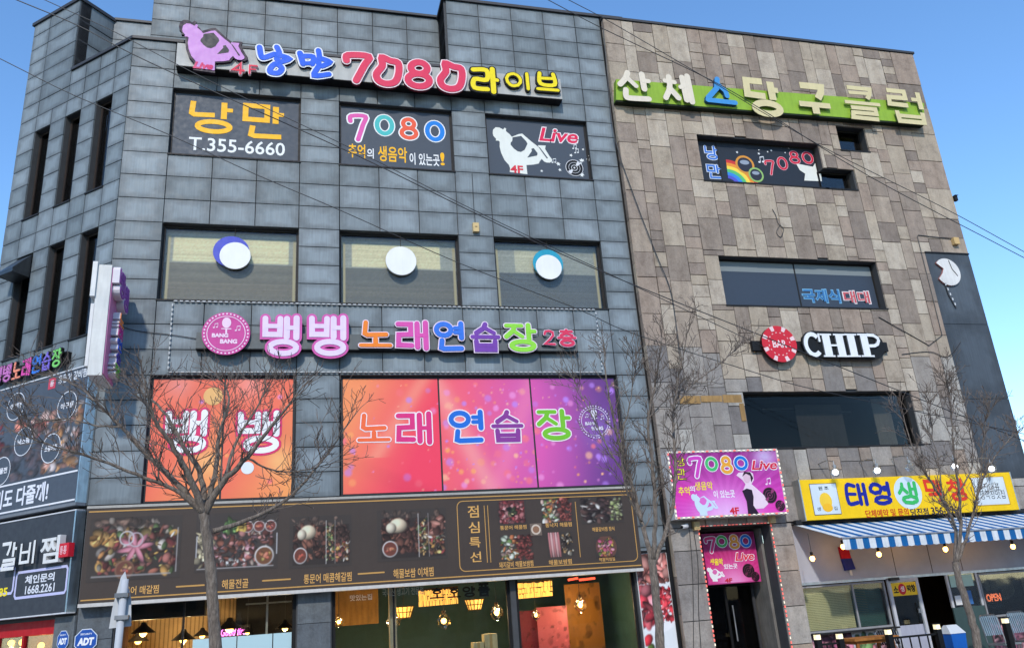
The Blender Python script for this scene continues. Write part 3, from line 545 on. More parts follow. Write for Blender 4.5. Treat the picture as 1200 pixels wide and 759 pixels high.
# printed panes of the second floor
def pane_picture(kind, w_, h_, seed):
    im = Img(w_, h_, (246, 130, 100)); rs = np.random.RandomState(seed); X, Y = im.X, im.Y
    if kind == 0:
        im.blend(X * 0 + 1, (244, 116, 90)); im.blend(np.clip(X * .9 + .1 - Y, 0, 1), (252, 168, 96)); im.glow(.35, .95, .3, (250, 160, 150), .7); im.glow(.8, .3, .3, (254, 206, 130), .6)
    if kind == 1: im.blend(np.clip(1.2 - X - Y * .2, 0, 1), (250, 150, 96)); im.blend(np.clip((X + .35 - Y * .6) * 1.1, 0, 1), (244, 70, 96)); im.blend(np.exp(-((X - Y * .75 - .1) / .10) ** 2) * .5 * (Y > .3), (250, 176, 140))
    if kind == 2: im.blend(X * 0 + 1, (236, 92, 150)); im.blend(np.clip(1.0 - X * 1.2, 0, 1), (246, 100, 110)); im.blend(np.clip((X - .3) * .9, 0, 1), (200, 96, 180)); im.blend(np.exp(-((X + Y * .55 - .5) / .12) ** 2) * .5, (252, 190, 170)); im.blend(np.exp(-((X - Y * .5 - .55) / .12) ** 2) * .45, (250, 140, 170))
    if kind == 3: im.blend(X * 0 + 1, (128, 70, 150)); im.blend(np.clip(1 - X * 1.3 + (.5 - np.abs(Y - .5)) * .3, 0, 1), (220, 92, 170)); im.blend(np.clip(X * 1.5 - .6, 0, 1) * .7, (92, 60, 120)); im.glow(.75, .5, .3, (140, 110, 190), .6)
    n = (14, 36, 150, 90)[kind]
    for _ in range(n):
        c = [(255, 190, 150), (250, 120, 130), (255, 170, 100), (240, 150, 210), (190, 140, 240)][rs.randint(5)]; r_ = rs.uniform(.006, .022) if rs.rand() < .7 else rs.uniform(.03, .055); im.ell(rs.rand(), rs.rand() * .95, r_, r_, c, 0, .5, 0, alpha=rs.uniform(.35, .85))
    return im
Y2 = .10
def print_window(x0, x1, divs, kinds, label):
    f = window(gb, x0, Z2[0], x1, Z2[1], Y2 + .01, .055, divs, None, (52, 52, 54), label=label); e = [x0 + .055] + list(divs) + [x1 - .055]
    for k, (a, b_) in enumerate(zip(e[:-1], e[1:])):
        gb.img('printed_pane', pane_picture(kinds[k], int(96 * (b_ - a) / 2.57), 96, 5 + k), a + (.02 if k else 0), Z2[0] + .055, b_ - (.02 if k < len(e) - 2 else 0), Z2[1] - .055, Y2 + .005, 'film', f)
    return f
b2 = lambda l, t, r, b_: FR.box(l, t, r, b_, -Y2)
w = print_window(-3.02, -.05, (-1.53,), (0, 0), 'orange printed window reading 뱅뱅, behind the left tree')
mb = MB(); x, z = FR.px(250, 464, -Y2); gb.part('disc_print', MB().ellipse(x, z, .20, .2, Y2 - .002, None, (246, 190, 120)), 'print', w); x, z = FR.px(290, 548, -Y2); gb.part('disc_print', MB().ellipse(x, z, .13, .13, Y2 - .002, None, (232, 236, 240)), 'print', w)
for l in (193, 278):
    f_ = lambda ch, q, **k: letter(gb, ch, b2(*q), Y2, 0, .17, (246, 244, 246), (226, 54, 110), .05, parent=w, mat='print')
    f_('뱅', (l, 480 + (l > 200) * 1, l + 52, 531))
w = print_window(.92, 7.53, (FR.px(517, 508)[0], FR.px(627, 505)[0]), (1, 2, 3), 'wide orange to purple printed window reading 노래연습장')
for ch, q, c in (('노', (418, 484, 458, 518), (250, 110, 62)), ('래', (464, 482, 508, 521), (226, 52, 128)), ('연', (526, 480, 568, 519), (30, 110, 210)), ('습', (575, 480, 614, 518), (140, 60, 150)), ('장', (629, 479, 670, 516), (120, 196, 50))):
    letter(gb, ch, b2(*q), Y2, 0, .19, c, (250, 236, 240), .035, parent=w, mat='print')
def bang_logo(mb, cx, cz, r_, y, ink, ring=True):
    if ring:
        for k in range(36): a = 2 * math.pi * k / 36; mb.prism([(cx + r_ * q * math.cos(a + d_), cz + r_ * q * math.sin(a + d_)) for q, d_ in ((.93, -.04), (1, -.04), (1, .04), (.93, .04))], y, None, ink)
        mb.ribbon(circ(cx, cz, r_ * .84, r_ * .84, 32), r_ * .035, y, None, True, False, ink)
    mb.ellipse(cx, cz + r_ * .52, r_ * .20, r_ * .26, y - .001, None, ink, 18); mb.box(cx - r_ * .22, cx + r_ * .22, y - .0016, y - .0012, cz + r_ * .20, cz + r_ * .25, ink); mb.box(cx - r_ * .04, cx + r_ * .04, y - .0018, y - .0014, cz + r_ * .0, cz + r_ * .24, ink)
    note(mb, cx - r_ * .55, cz + r_ * .28, r_ * .22, y - .001, ink); note(mb, cx + r_ * .42, cz + r_ * .15, r_ * .24, y - .001, ink)
    mb.text('BANG', cx - r_ * .62, cz - r_ * .2, cx + r_ * .1, cz + r_ * .0, y - .001, 0, ink, .06); mb.text('BANG', cx - r_ * .25, cz - r_ * .5, cx + r_ * .5, cz - r_ * .28, y - .001, 0, ink, .06)
mb = MB(); x, z = FR.px(697, 494, -Y2); bang_logo(mb, x, z, .40, Y2 - .003, (226, 220, 236)); gb.part('round_logo', mb, 'print', w)
# pillars of the ground floor
for a, b_, z1 in ((-3.98, -3.34, 2.6), (.05, .72, 2.6)):
    for k in range(4): gb.part('granite_slab', MB().box(a + .01, b_ - .01, -.02, .03, .05 + k * .65, .05 + k * .65 + .64), 'granite')
gc.part('granite_slab', MB().box(-.60, -.01, -.02, .03, .05, 1.3), 'granite'); gc.part('granite_slab', MB().box(-.60, -.01, -.02, .03, 1.31, 2.45), 'granite')
# rooms behind the shop windows
rm = MB(); rm.box(-3.9, .35, 4.6, 4.7, 0, 3.2); rm.box(-3.9, -3.8, .34, 4.6, 0, 3.2); rm.box(.38, .48, .34, 5.2, 0, 3.2); gb.part('room_wall', rm, 'wood_wall')
rm = MB(); rm.box(.5, 8.0, 5.0, 5.1, 0, 3.2); rm.box(8.0, 8.1, .34, 5.0, 0, 3.2); gb.part('room_wall', rm, 'teal_wall')
gb.part('room_ceiling', MB().box(-3.9, 8.1, .34, 5.2, 3.21, 3.3), 'interior_dark'); gb.part('room_floor', MB().box(-3.9, 8.1, .34, 5.2, -.01, .04), 'wood_wall')
gb.part('wood_partition', MB().box(.8, 1.95, 3.0, 3.08, 1.9, 3.2, (176, 128, 60)), 'wood'); gb.part('wood_column', MB().box(1.95, 2.1, .5, .7, 0.04, 3.2, (196, 184, 160)), 'wood')
gb.part('dark_bulkhead', MB().box(-3.30, -1.75, .45, .9, 2.30, 3.2, (16, 15, 15)), 'paint')
gb.part('menu_wall', MB().box(-1.4, .1, 4.40, 4.55, 1.2, 3.1, (26, 24, 22)), 'paint')
# shop glazing
def shopfront(x0, x1, muls, label, zt=2.78, pane='shop_glass', tr=None):
    f = window(gb, x0, .05, x1, zt, .10, .07, muls, pane, (22, 22, 23), sill=False, label=label)
    if tr: gb.part('transom', MB().box(x0 + .07, x1 - .07, .103, .15, tr, tr + .03, (190, 190, 186)), 'paint', f)
    return f
s1 = shopfront(-3.32, .03, (-2.1,), 'shop window with warm wooden interior and pale blue lower panes')
a = FR.px(228, 719, -.1); fp = MB()
zfp = FR.px(290, 744, -.12)[1]; xfp = FR.px(226, 749, -.12)[0]
for k, (p, r_) in enumerate(((xfp, -1.10), (-1.08, -.42), (-.40, -.05))): gb.part('frosted_pane', MB().box(p, r_, .115, .121, .12, zfp, (176, 206, 212)), 'film', s1)
gb.part('grille', MB().box(-.56, -.52, .36, .40, 1.6, 2.7, (180, 176, 168)).box(-.96, -.06, .36, .40, 2.44, 2.47, (180, 176, 168)), 'paint', s1)
s2 = shopfront(.74, 4.50, (2.0,), 'shop window with black brush lettering and hanging brass lamps', tr=None)
mb = MB(); z0 = FR.px(500, 690, -.09)
for ch, l, r_ in (('호', 503, 521), ('호', 524, 540), ('양', 542, 557), ('꼬', 560, 574)):
    t_ = 688 - (l - 503) * .045
    if ch == '꼬': a = FR.box(l, t_ - 3, r_, t_ + 13, -.09); mb.text('품', *a, .088, 0, (14, 18, 18), .05)
    else: a = FR.box(l, t_, r_, t_ + 13, -.09); letter(None, ch, a, .09, 0, .2, (14, 18, 18), brush=True, mb=mb)
a = FR.box(448, 688, 496, 697, -.09); mb.text('국내산 생고기 전문점', *a, .088, 0, (150, 164, 160), .01); a = FR.box(410, 696, 436, 703, -.09); mb.text('맛있는집', *a, .088, 0, (226, 214, 190), .02); gb.part('window_lettering', mb, 'print', s2, kind='stuff')
s3 = shopfront(4.62, 7.40, (), 'dark shop window beside the meat poster with red ceiling lamps')
for nm, q, c, d in (('pink_poster', (630, 710, 666, 759), (196, 96, 110), 2.5), ('maroon_poster', (606, 715, 632, 759), (120, 40, 52), 2.6), ('tan_poster', (664, 683, 706, 759), (170, 112, 44), 2.8)):
    x0, z0, x1, z1 = FR.box(*q, -d); im = Img(30, 46, c); rr = random.Random(len(nm))
    scatter(im, 26, rr, 0, 0, 1, 1, [tuple(min(255, v * k) for v in c) for k in (.8, .9, 1.1, 1.2)], .04, .12, .2, .6); gb.img(nm, im, x0, z0 - .4, x1, z1, d)
mb = MB()
for l, r_ in ((666, 677), (679, 697)): a = at_y(l, 679, 1.6); b_ = at_y(r_, 677, 1.6); mb.obox(a, b_, .05, .05)
gb.part('red_tube', mb, 'red_neon')
# ================================================================== meat poster at the building's end
ps = Thing('meat_poster', 'tall poster with raw meat on white plates beside the stone entrance', 'poster', FR, (7.85, -.02, 0.03)); 
ps.part('board', MB().box(7.44, 8.22, -.01, .028, .03, 2.96, (230, 232, 232)), 'print')
im = Img(44, 150, (226, 230, 232)); rr = random.Random(8); im.blend((im.Y > .78) * 1.0, (170, 110, 100)); scatter(im, 70, rr, 0, .78, 1, 1, [(196, 120, 112), (210, 150, 140), (160, 96, 88)], .08, .2)
im.ell(.55, .60, .62, .62, (236, 236, 238), 0, .04); scatter(im, 34, rr, .0, .5, .45, .74, [(190, 60, 72), (206, 96, 104), (224, 130, 136)], .14, .26, 1.0); scatter(im, 60, rr, .5, .5, 1, .74, [(206, 60, 70), (226, 96, 100), (190, 40, 52)], .05, .12, 1.0)
scatter(im, 12, rr, 0, .05, .6, .4, [(60, 56, 40), (90, 110, 50), (190, 50, 60)], .1, .2); ps.img('meat_picture', im, 7.45, .04, 8.21, 2.95, -.014)
ps.part('frame_edge', MB().box(8.225, 8.285, -.06, .028, .03, 4.45, (18, 18, 19)).box(7.44, 8.224, -.03, .028, 2.965, 3.02, (18, 18, 19)), 'paint')
# ================================================================== signs on the grey front
ts = Thing('rooftop_band_sign', 'long pale sign bar with 낭만 7080 라이브 letters above the fourth floor windows', 'sign', FR, (1.9, 0, 14.81))
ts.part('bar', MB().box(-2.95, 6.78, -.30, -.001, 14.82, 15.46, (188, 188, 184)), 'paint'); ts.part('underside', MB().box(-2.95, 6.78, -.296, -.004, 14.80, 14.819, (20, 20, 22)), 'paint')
s0 = lambda l, t, r, b_, o=.38: FR.box(l, t, r, b_, o)
mb = MB(); sax(mb, s0(210, 28, 289, 84), -.38, -.30, (40, 26, 48), (34, 34, 38), .055, (40, 26, 48)); f = ts.part('saxophonist', mb, 'plastic'); mb = MB(); sax(mb, s0(212, 31, 287, 83), -.395, -.381, (206, 146, 212), (46, 48, 54), 0, (120, 90, 130))  # gaps in the figure are filled patches, painted dark grey like shadow
a = s0(226, 73, 250, 81, .40); mb.text('Live', *a, -.400, 0, (214, 40, 110), .05, .3); ts.part('silhouette_face', mb, 'plastic', f)
mb = MB(); a = s0(271, 73, 287, 87); letter(None, '4', a, -.30, .06, .22, (226, 50, 80), (250, 220, 226), .04, mb=mb); a = s0(290, 76, 302, 87); letter(None, 'F', a, -.30, .06, .2, (226, 50, 80), (250, 220, 226), .04, mb=mb); ts.part('floor_mark', mb, 'plastic')
for ch, q in (('①', (298, 53, 342, 90)), ('②', (347, 57, 390, 93))): letter(ts, ch, s0(*q), -.30, .08, .19, (22, 96, 226), (236, 240, 248), .04, (30, 30, 60), True, wob=.02)
for ch, q in (('7', (400, 62, 434, 98)), ('O', (436, 65, 470, 102)), ('8', (473, 70, 506, 105)), ('O', (511, 72, 544, 108))): letter(ts, ch, s0(*q), -.30, .08, .27, (226, 56, 92), (250, 226, 230), .035, (120, 30, 50), True, slant=.06)
for ch, q in (('라', (553, 79, 586, 110)), ('이', (592, 85, 624, 105)), ('브', (627, 85, 655, 111))): letter(ts, ch, s0(*q), -.30, .08, .2, (250, 226, 30), (24, 22, 18), .05, (20, 20, 20), True, wob=.02)
# bang bang sign
bs = Thing('song_practice_sign', 'grey sign bar with round pink microphone logo and coloured 뱅뱅 노래연습장 letters', 'sign', FR, (2.0, 0, 7.75))
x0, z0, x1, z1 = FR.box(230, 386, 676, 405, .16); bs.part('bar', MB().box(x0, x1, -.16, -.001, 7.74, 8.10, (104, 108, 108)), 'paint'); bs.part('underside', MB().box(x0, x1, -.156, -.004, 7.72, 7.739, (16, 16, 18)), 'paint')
cx, cz = FR.px(265, 390.5, .24); mb = MB(); mb.ellipse(cx, cz, .50, .49, -.24, -.161, (206, 70, 152), 36, (40, 30, 40)); f = bs.part('round_logo', mb, 'plastic'); mb = MB(); bang_logo(mb, cx, cz, .47, -.244, (246, 214, 236)); bs.part('logo_print', mb, 'plastic', f)
s1_ = lambda l, t, r, b_: FR.box(l, t, r, b_, .26)
for l in (307, 362):
    mb = MB(); q = s1_(l, 369, l + 46, 417); PK = (214, 90, 170)
    letter(None, '뱅', q, -.16, .07, .165, (236, 214, 240), PK, .055, (60, 20, 50), mb=mb); bs.part('letter', mb, 'plastic')
for ch, q, c in (('노', (420, 375, 460, 407), (250, 136, 40)), ('래', (464, 375, 504, 410), (222, 84, 172)), ('연', (509, 376, 545, 411), (56, 120, 224)), ('습', (551, 377, 587, 412), (124, 70, 170)), ('장', (591, 378, 630, 412), (150, 224, 70)), ('2', (637, 386, 651, 404), (226, 60, 96)), ('층', (653, 385, 676, 406), (226, 60, 96))):
    letter(bs, ch, s1_(*q), -.16, .07, .2, c, (240, 220, 236), .035, (40, 30, 40))
# dashed white light rope round that sign
lr = Thing('rope_light', 'dashed white rope light framing the song practice sign', 'rope light', FR, (2.0, 0, 7.2)); mb = MB(); tl = FR.px(203, 352); bl = FR.px(196, 437); tr_ = FR.px(697, 363); br_ = FR.px(700, 438)
def dashes(mb, p, q, n, w_, y, col):
    for k in range(n):
        a = Vector((p[0], y, p[1])).lerp(Vector((q[0], y, q[1])), (k + .22) / n); b_ = Vector((p[0], y, p[1])).lerp(Vector((q[0], y, q[1])), (k + .78) / n); mb.obox(a, b_, w_, w_, col)
dashes(mb, (tl[0], 8.86), (tr_[0], 8.86), 84, .026, -.045, (196, 199, 200)); dashes(mb, (tl[0], 7.24), (tr_[0], 7.24), 84, .026, -.045, (190, 192, 192)); dashes(mb, (tl[0], 7.28), (tl[0], 8.82), 14, .026, -.045, (196, 199, 200)); dashes(mb, (tr_[0], 7.28), (tr_[0], 8.82), 14, .026, -.045, (196, 199, 200)); lr.part('lit_segments', mb, 'plastic', kind='stuff')
lr.parts('cord', [MB().box(tl[0], tr_[0], -.026, -.002, z, z + .014, (170, 172, 172)) for z in (8.853, 7.233)], 'plastic')
# discs hanging before the third floor windows
for (px, py), dk, lb in (((274, 298), (82, 92, 200), 'white round sign board on blue disc, left third floor window'), ((470, 305.5), None, 'plain white round sign board, middle third floor window'), ((643, 311.5), (40, 160, 190), 'white round sign board on turquoise disc, right third floor window')):
    o_ = -.10; x, z = FR.px(px, py, o_); t_ = Thing('round_sign_board', lb, 'sign board', FR, (x, -o_, z - .4)); 
    sg = 1 if px < 400 else -.0
    if dk: t_.part('back_disc', MB().ellipse(x - .06 * sg, z + .08, .40, .39, -o_ + .03, .148, dk, 26), 'paint')
    t_.part('face_disc', MB().ellipse(x + .03 * sg, z - (.03 if dk else 0), .37 if not dk else .34, .375 if not dk else .335, -o_ - .004, -o_ + (.029 if dk else .045), (240, 240, 238), 26), 'print')
    t_.part('hanging_wire', MB().tube([(x, .14, z + .3), (x + .01, .135, Z3[1] - .02), (x + .01, .13, Z3[1] - .001)], .008, 5, (90, 80, 70)), 'paint')
    t_.part('bracket', MB().tube([(x, .13, z + .2), (x, .174, z + .2)], .012, 6, (80, 76, 74)), 'paint')
# small cream box on the wall
x, z = FR.px(557.5, 266.5, .05); jb = Thing('junction_box', 'small cream electrical box between the third floor windows', 'electrical box', FR, (x, 0, z - .13)); jb.part('case', MB().box(x - .075, x + .075, -.10, -.001, z - .13, z + .11, (214, 186, 132)), 'plastic'); jb.part('label_plate', MB().box(x - .03, x + .03, -.104, -.1005, z - .01, z + .01, (90, 70, 50)), 'plastic')
jb.part('cable', MB().tube([(x, -.03, z + .11), (x - .01, -.02, z + .6), (x + .0, -.012, z + 1.55)], .008, 5, (30, 30, 32)), 'rubber')
# ================================================================== brown menu sign
BRN = (70, 60, 54); yb = -.26
ms = Thing('menu_fascia_sign', 'long brown fascia sign with pictures of seafood stews and 점심특선 menu', 'sign', FR, (1.75, 0, 2.62))
ms.part('box', MB().box(-3.93, 7.50, yb, -.001, 2.64, 4.40, BRN), 'print'); ms.parts('edge_trim', [MB().box(-3.94, 7.51, yb - .012, -.02, 4.401, 4.45, (176, 172, 164)), MB().box(-3.94, 7.51, yb - .012, -.02, 2.575, 2.639, (206, 202, 196))], 'paint')
mb = MB(); GLD = (196, 150, 84)
for z in (2.70, 4.34): mb.box(-3.90, 7.47, yb - .004, yb - .002, z - .012, z + .012, GLD)
k0 = lambda l, t, r, b_: FR.box(l, t, r, b_, -yb)
x0, z0, x1, z1 = k0(537, 577, 744, 671); z0, z1 = 2.80, 4.26; rr_ = .12; pts = []
for (cx, cz, a0) in ((x1 - rr_, z1 - rr_, 0), (x0 + rr_, z1 - rr_, 90), (x0 + rr_, z0 + rr_, 180), (x1 - rr_, z0 + rr_, 270)): pts += [(cx + rr_ * math.cos(R(a0 + t_)), cz + rr_ * math.sin(R(a0 + t_))) for t_ in (0, 22, 45, 68, 90)]
mb.ribbon(pts, .018, yb - .004, None, True, False, GLD)
for px in (569.5, 573.5, 678): x = FR.px(px, 630, -yb)[0]; mb.box(x - .008, x + .008, yb - .004, yb - .002, 2.95, 4.15, GLD)
for l, r_, py in ((207, 239, 687), (308, 340, 680), (420, 450, 672)): a = FR.px(l, py, -yb); b_ = FR.px(r_, py - 2, -yb); mb.ribbon([a, b_], .03, yb - .004, None, False, True, GLD)
ms.part('gold_lines', mb, 'print')
for s_, q in (('통문어 매갈찜', (137, 686, 186, 696)), ('해물전골', (260, 678, 291, 689)), ('통문어 매콤해갈찜', (356, 671, 412, 682)), ('해물보쌈 이채찜', (461, 665, 508, 676)), ('점', (548, 592, 561, 606)), ('심', (549, 611, 562, 624)), ('특', (550, 629, 563, 641)), ('선', (551, 646, 564, 658)),
              ('통문어 해물찜', (586, 615, 617, 620)), ('통낙지 해물찜', (639, 612, 670, 617)), ('해물갈비찜 정식', (694, 617, 720, 622)), ('돼지갈비 해물보쌈찜', (585, 657, 625, 664)), ('해물보쌈찜', (643, 655, 670, 661)), ('해물비빔밥', (702, 651, 721, 657))):
    ms.part('caption', MB().text(s_, *k0(*q), yb - .004, 0, (222, 170, 96), .010), 'print')
def food(seed, style, w_=84, h_=62):
    rr = random.Random(seed); im = Img(w_, h_, BRN); X, Y = im.X, im.Y
    if style == 'platter':
        im.ell(.5, .5, .55, .46, (62, 52, 47), 0, .35); scatter(im, 26, rr, .08, .72, .75, .96, [(150, 110, 90), (200, 180, 160), (110, 84, 70)], .04, .075, alpha=.7); scatter(im, 110, rr, .1, .1, .92, .82, MIX, .03, .075)
        for a in (.2, .9, 1.7, 2.5, 3.3, 4.2, 5.2): im.ell(.5 + .1 * math.cos(a), .5 + .1 * math.sin(a) * 1.2, .12, .035, (206, 110, 130), a, .3, .8)
        bowl(im, .40, .17, .11, (190, 96, 70), rr, (150, 100, 70)); im.ell(.4, .66, .085, .085, (220, 214, 220), 0, .1, hollow=.72); im.ell(.5, .63, .085, .085, (206, 190, 200), 0, .1, hollow=.74); scatter(im, 14, rr, .05, .6, .3, .75, [(220, 140, 50), (236, 170, 80)], .05, .09)
        im.blend(((np.abs(X - .955) < .006) & (Y < .8) & (Y > .1)) * .8, (190, 186, 186)); im.blend(((np.abs(Y - .08) < .012) & (X > .05) & (X < .9)) * .7, (180, 176, 176))
    elif style == 'pot':
        im.ell(.5, .45, .6, .5, (70, 60, 56), 0, .3); scatter(im, 120, rr, .1, .1, .92, .66, MEAT + [(196, 170, 150), (210, 140, 150), (70, 64, 66)], .028, .06); scatter(im, 22, rr, .03, .1, .2, .7, [(226, 206, 150), (240, 220, 170)], .035, .06); scatter(im, 16, rr, .3, .66, .5, .86, [(70, 130, 60), (120, 170, 80)], .03, .07)
        bowl(im, .83, .23, .125, (196, 110, 60), rr); [bowl(im, c, .74, .075, (196, 84, 70), rr) for c in (.62, .76, .9)]; scatter(im, 6, rr, .5, .7, .6, .8, [(240, 190, 60)], .04, .06); scatter(im, 14, rr, .3, .1, .6, .2, [(220, 220, 214)], .018, .03)
        for q in (.02, .98): im.blend(((np.abs(X - q) < .008) & (Y < .62) & (Y > .25)) * 1., (200, 200, 204))
        im.blend(((np.abs(Y - .06) < .012) & (X > .03) & (X < .95)) * .8, (190, 186, 186))
    elif style == 'tray':
        im.blend(((X > .06) & (X < .96) & (Y < .82) & (Y > .06)) * 1., (56, 46, 42)); scatter(im, 22, rr, .05, .78, .9, .95, [(150, 110, 90), (120, 90, 76)], .03, .055, alpha=.6); scatter(im, 80, rr, .1, .2, .58, .8, [(110, 62, 48), (140, 80, 60), (90, 52, 44)], .04, .08); scatter(im, 40, rr, .58, .12, .72, .8, [(200, 150, 80), (110, 140, 70), (180, 90, 60), (226, 200, 160)], .025, .04)
        scatter(im, 60, rr, .74, .12, .94, .5, MIX, .03, .05); scatter(im, 26, rr, .74, .5, .94, .78, [(150, 84, 70), (176, 110, 92)] if seed % 2 else [(80, 52, 44), (100, 64, 52)], .04, .09); bowl(im, .18, .24, .115, (196, 84, 60), rr); im.ell(.3, .68, .14, .11, (226, 200, 160), 0, .2, .8); im.ell(.2, .64, .08, .08, (206, 190, 160), .4, .2, .8)
        for q in (.585, .73): im.blend((np.abs(X - q) < .006) * (Y < .9) * (Y > .06) * .9, (200, 194, 190))
    elif style == 'red': im.blend(((np.abs(X - .5) < .42) & (np.abs(Y - .5) < .44)) * 1., (120, 40, 40)); scatter(im, 90, rr, .1, .08, .9, .92, [(196, 60, 66), (216, 110, 110), (170, 50, 56), (226, 140, 136)], .07, .13); scatter(im, 14, rr, .35, .35, .65, .62, [(60, 70, 40), (40, 40, 36), (226, 200, 120)], .06, .12)
    elif style == 'dark': scatter(im, 90, rr, .06, .1, .94, .9, [(60, 44, 44), (90, 60, 56), (120, 80, 70), (200, 190, 180), (70, 50, 50)], .06, .12); scatter(im, 40, rr, .7, .1, .95, .9, [(190, 200, 130), (150, 170, 90)], .03, .06)
    elif style == 'half': scatter(im, 60, rr, .5, .06, .94, .94, [(160, 60, 52), (190, 84, 72), (130, 50, 44)], .05, .1); scatter(im, 40, rr, .06, .06, .5, .94, [(226, 150, 60), (206, 220, 190), (110, 150, 70), (226, 180, 160), (240, 120, 60)], .06, .12)
    elif style == 'bacon':
        for k in range(5): im.ell(.12 + .085 * k, .5, .05, .62, [(206, 110, 110), (226, 160, 156)][k % 2], .05, .2, .5)
        scatter(im, 34, rr, .55, .1, .94, .9, [(226, 210, 180), (60, 44, 40), (206, 150, 80), (90, 70, 56)], .06, .1)
    elif style == 'bowl': im.ell(.5, .5, .46, .46, (120, 70, 56), 0, .06); scatter(im, 70, rr, .2, .15, .8, .85, [(226, 110, 60), (240, 170, 60), (206, 70, 110), (226, 130, 150), (120, 150, 70)], .07, .12)
    return im
for st, q, sd_ in (('platter', (104, 605, 212, 679), 1), ('pot', (229, 600, 326, 668), 2), ('tray', (339, 604, 412, 664), 4), ('tray', (442, 596, 524, 656), 5), ('red', (583, 585, 617, 613), 6), ('half', (634, 581, 671, 612), 7), ('dark', (680, 581, 730, 613), 8), ('half', (586, 626, 625, 656), 9), ('bacon', (641, 623, 672, 652), 10), ('bowl', (697, 628, 724, 653), 11)):
    big = q[2] - q[0] > 60; im = food(sd_, st, *((150, 104) if big else (66, 54))); im.a = np.clip(im.a, 0, 255); im.mute(.72, .95); im.blur(1); bgm = np.array(BRN) * 1.0; im.a = im.a * .9 + bgm * .1; ms.img('food_picture', im, *k0(*q), yb - .004)
mb = MB(); x, z = FR.px(628, 620, -yb); mb.box(x - .13, x + .13, yb - .006, yb - .003, z - .13, z + .13, (120, 104, 92)); mb.ellipse(x, z, .11, .11, yb - .008, None, (214, 196, 176), 18); mb.ellipse(x, z, .075, .075, yb - .010, None, (150, 110, 84), 18); ms.part('bowl_picture', mb, 'print')
# ================================================================== signs on the chamfered corner
ks = Thing('small_song_sign', 'small slanted row of coloured 뱅뱅노래연습장 letters left of the white blade sign', 'sign', CH, (-2.2, 0, 7.55)); ks.part('backing', MB().box(-3.42, -1.02, -.12, -.001, 7.66, 7.90, (22, 22, 24)), 'paint')
for k, (ch, c) in enumerate((('뱅', (206, 120, 190)), ('뱅', (206, 120, 190)), ('노', (250, 150, 120)), ('래', (226, 80, 170)), ('연', (60, 130, 230)), ('습', (130, 110, 210)), ('장', (130, 214, 110)))): letter(ks, ch, (-3.46 + k * .345, 7.56, -3.46 + k * .345 + .32, 7.98), -.12, .06, .18, c, (40, 30, 44), .05, (18, 18, 20))
bn = Thing('stew_banner', 'large slate blue restaurant banner with red food pictures and 갈비도 다줄께!', 'banner', CH, (-2.0, 0, 4.56)); SL = (78, 86, 98)
bn.part('box', MB().box(-4.15, -.06, -.22, -.001, 4.56, 7.36, SL), 'print'); bn.part('end_cap', MB().box(-.059, -.03, -.23, -.001, 4.56, 7.36, (190, 206, 216)), 'steel'); bn.parts('edge_trim', [MB().box(-4.15, -.03, -.235, -.02, 7.361, 7.39, (210, 214, 220)), MB().box(-4.15, -.03, -.24, -.02, 4.50, 4.559, (120, 126, 134))], 'paint')
im = Img(120, 70, SL); rr = random.Random(21); scatter(im, 60, rr, 0, .1, .35, .8, [(190, 60, 64), (150, 50, 56), (210, 110, 104)], .02, .045, alpha=.8); scatter(im, 30, rr, .45, .5, .75, .75, [(196, 110, 90), (210, 180, 170), (160, 90, 80)], .02, .05, alpha=.8); scatter(im, 70, rr, .72, .02, .98, .78, [(176, 130, 116), (206, 190, 186), (150, 96, 70), (196, 140, 90)], .02, .05, alpha=.75); scatter(im, 40, rr, .3, .02, .7, .4, [(96, 80, 84), (130, 90, 80), (80, 76, 84)], .03, .06, alpha=.5); bowl(im, .10, .06, .06, (196, 70, 66), rr)
bn.img('food_picture', im, -4.1, 5.24, -.10, 7.0, -.224); mb = MB()
bn.parts('white_line', [MB().box(-4.14, -.09, -.226, -.222, z, z + .033, (236, 236, 240)) for z in (5.17, 4.60)], 'print')
def cpx(px, py): return CH.px(px, py, .22)
for (px, py), s_ in (((19, 476), '대왕해찜'), ((79, 475), '아구찜'), ((28, 517), '낙스찜'), ((60, 525), '소갈비찜'), ((2, 552), '해물전')):
    x, z = cpx(px, py); mb = MB(); mb.ellipse(x, z, .30, .30, -.228, None, SL, 26); mb.ribbon(circ(x, z, .30, .30, 28), .018, -.230, None, True, False, (230, 232, 238)); mb.text(s_, x - .2, z - .06, x + .2, z + .07, -.231, 0, (240, 240, 244), .03); bn.part('round_caption', mb, 'print')
mb = MB(); x, z = cpx(62, 449); mb.box(x - .14, x + .10, -.226, -.2235, z - .12, z + .12, (206, 70, 92)); mb.text('통', x - .08, z - .07, x + .05, z + .07, -.229, 0, (240, 210, 214), .03); mb.text('통문어 갈비찜', x + .18, z - .06, x + 1.1, z + .13, -.227, 0, (224, 228, 234), .02); bn.part('header', mb, 'print')
bn.part('slogan', MB().text('갈비도 다줄께!', -3.05, 4.70, -.95, 5.10, -.226, 0, (232, 234, 244), .028), 'print')
lw = Thing('stew_shop_sign', 'dark corner shop sign with white raised 갈비찜 letters and phone panels', 'sign', CH, (-2.0, 0, 2.5)); DK = (58, 62, 70)
lw.part('box', MB().box(-4.15, -.06, -.20, -.001, 2.52, 4.40, DK), 'print'); lw.part('end_cap', MB().box(-.059, -.02, -.21, -.001, 2.52, 4.42, (184, 204, 218)), 'steel'); lw.parts('edge_trim', [MB().box(-4.15, -.02, -.212, -.02, z, z + .024, (214, 216, 220)) for z in (4.401, 2.495)], 'paint')
lx = lambda l, t, r, b_: CH.box(l, t, r, b_, .34)
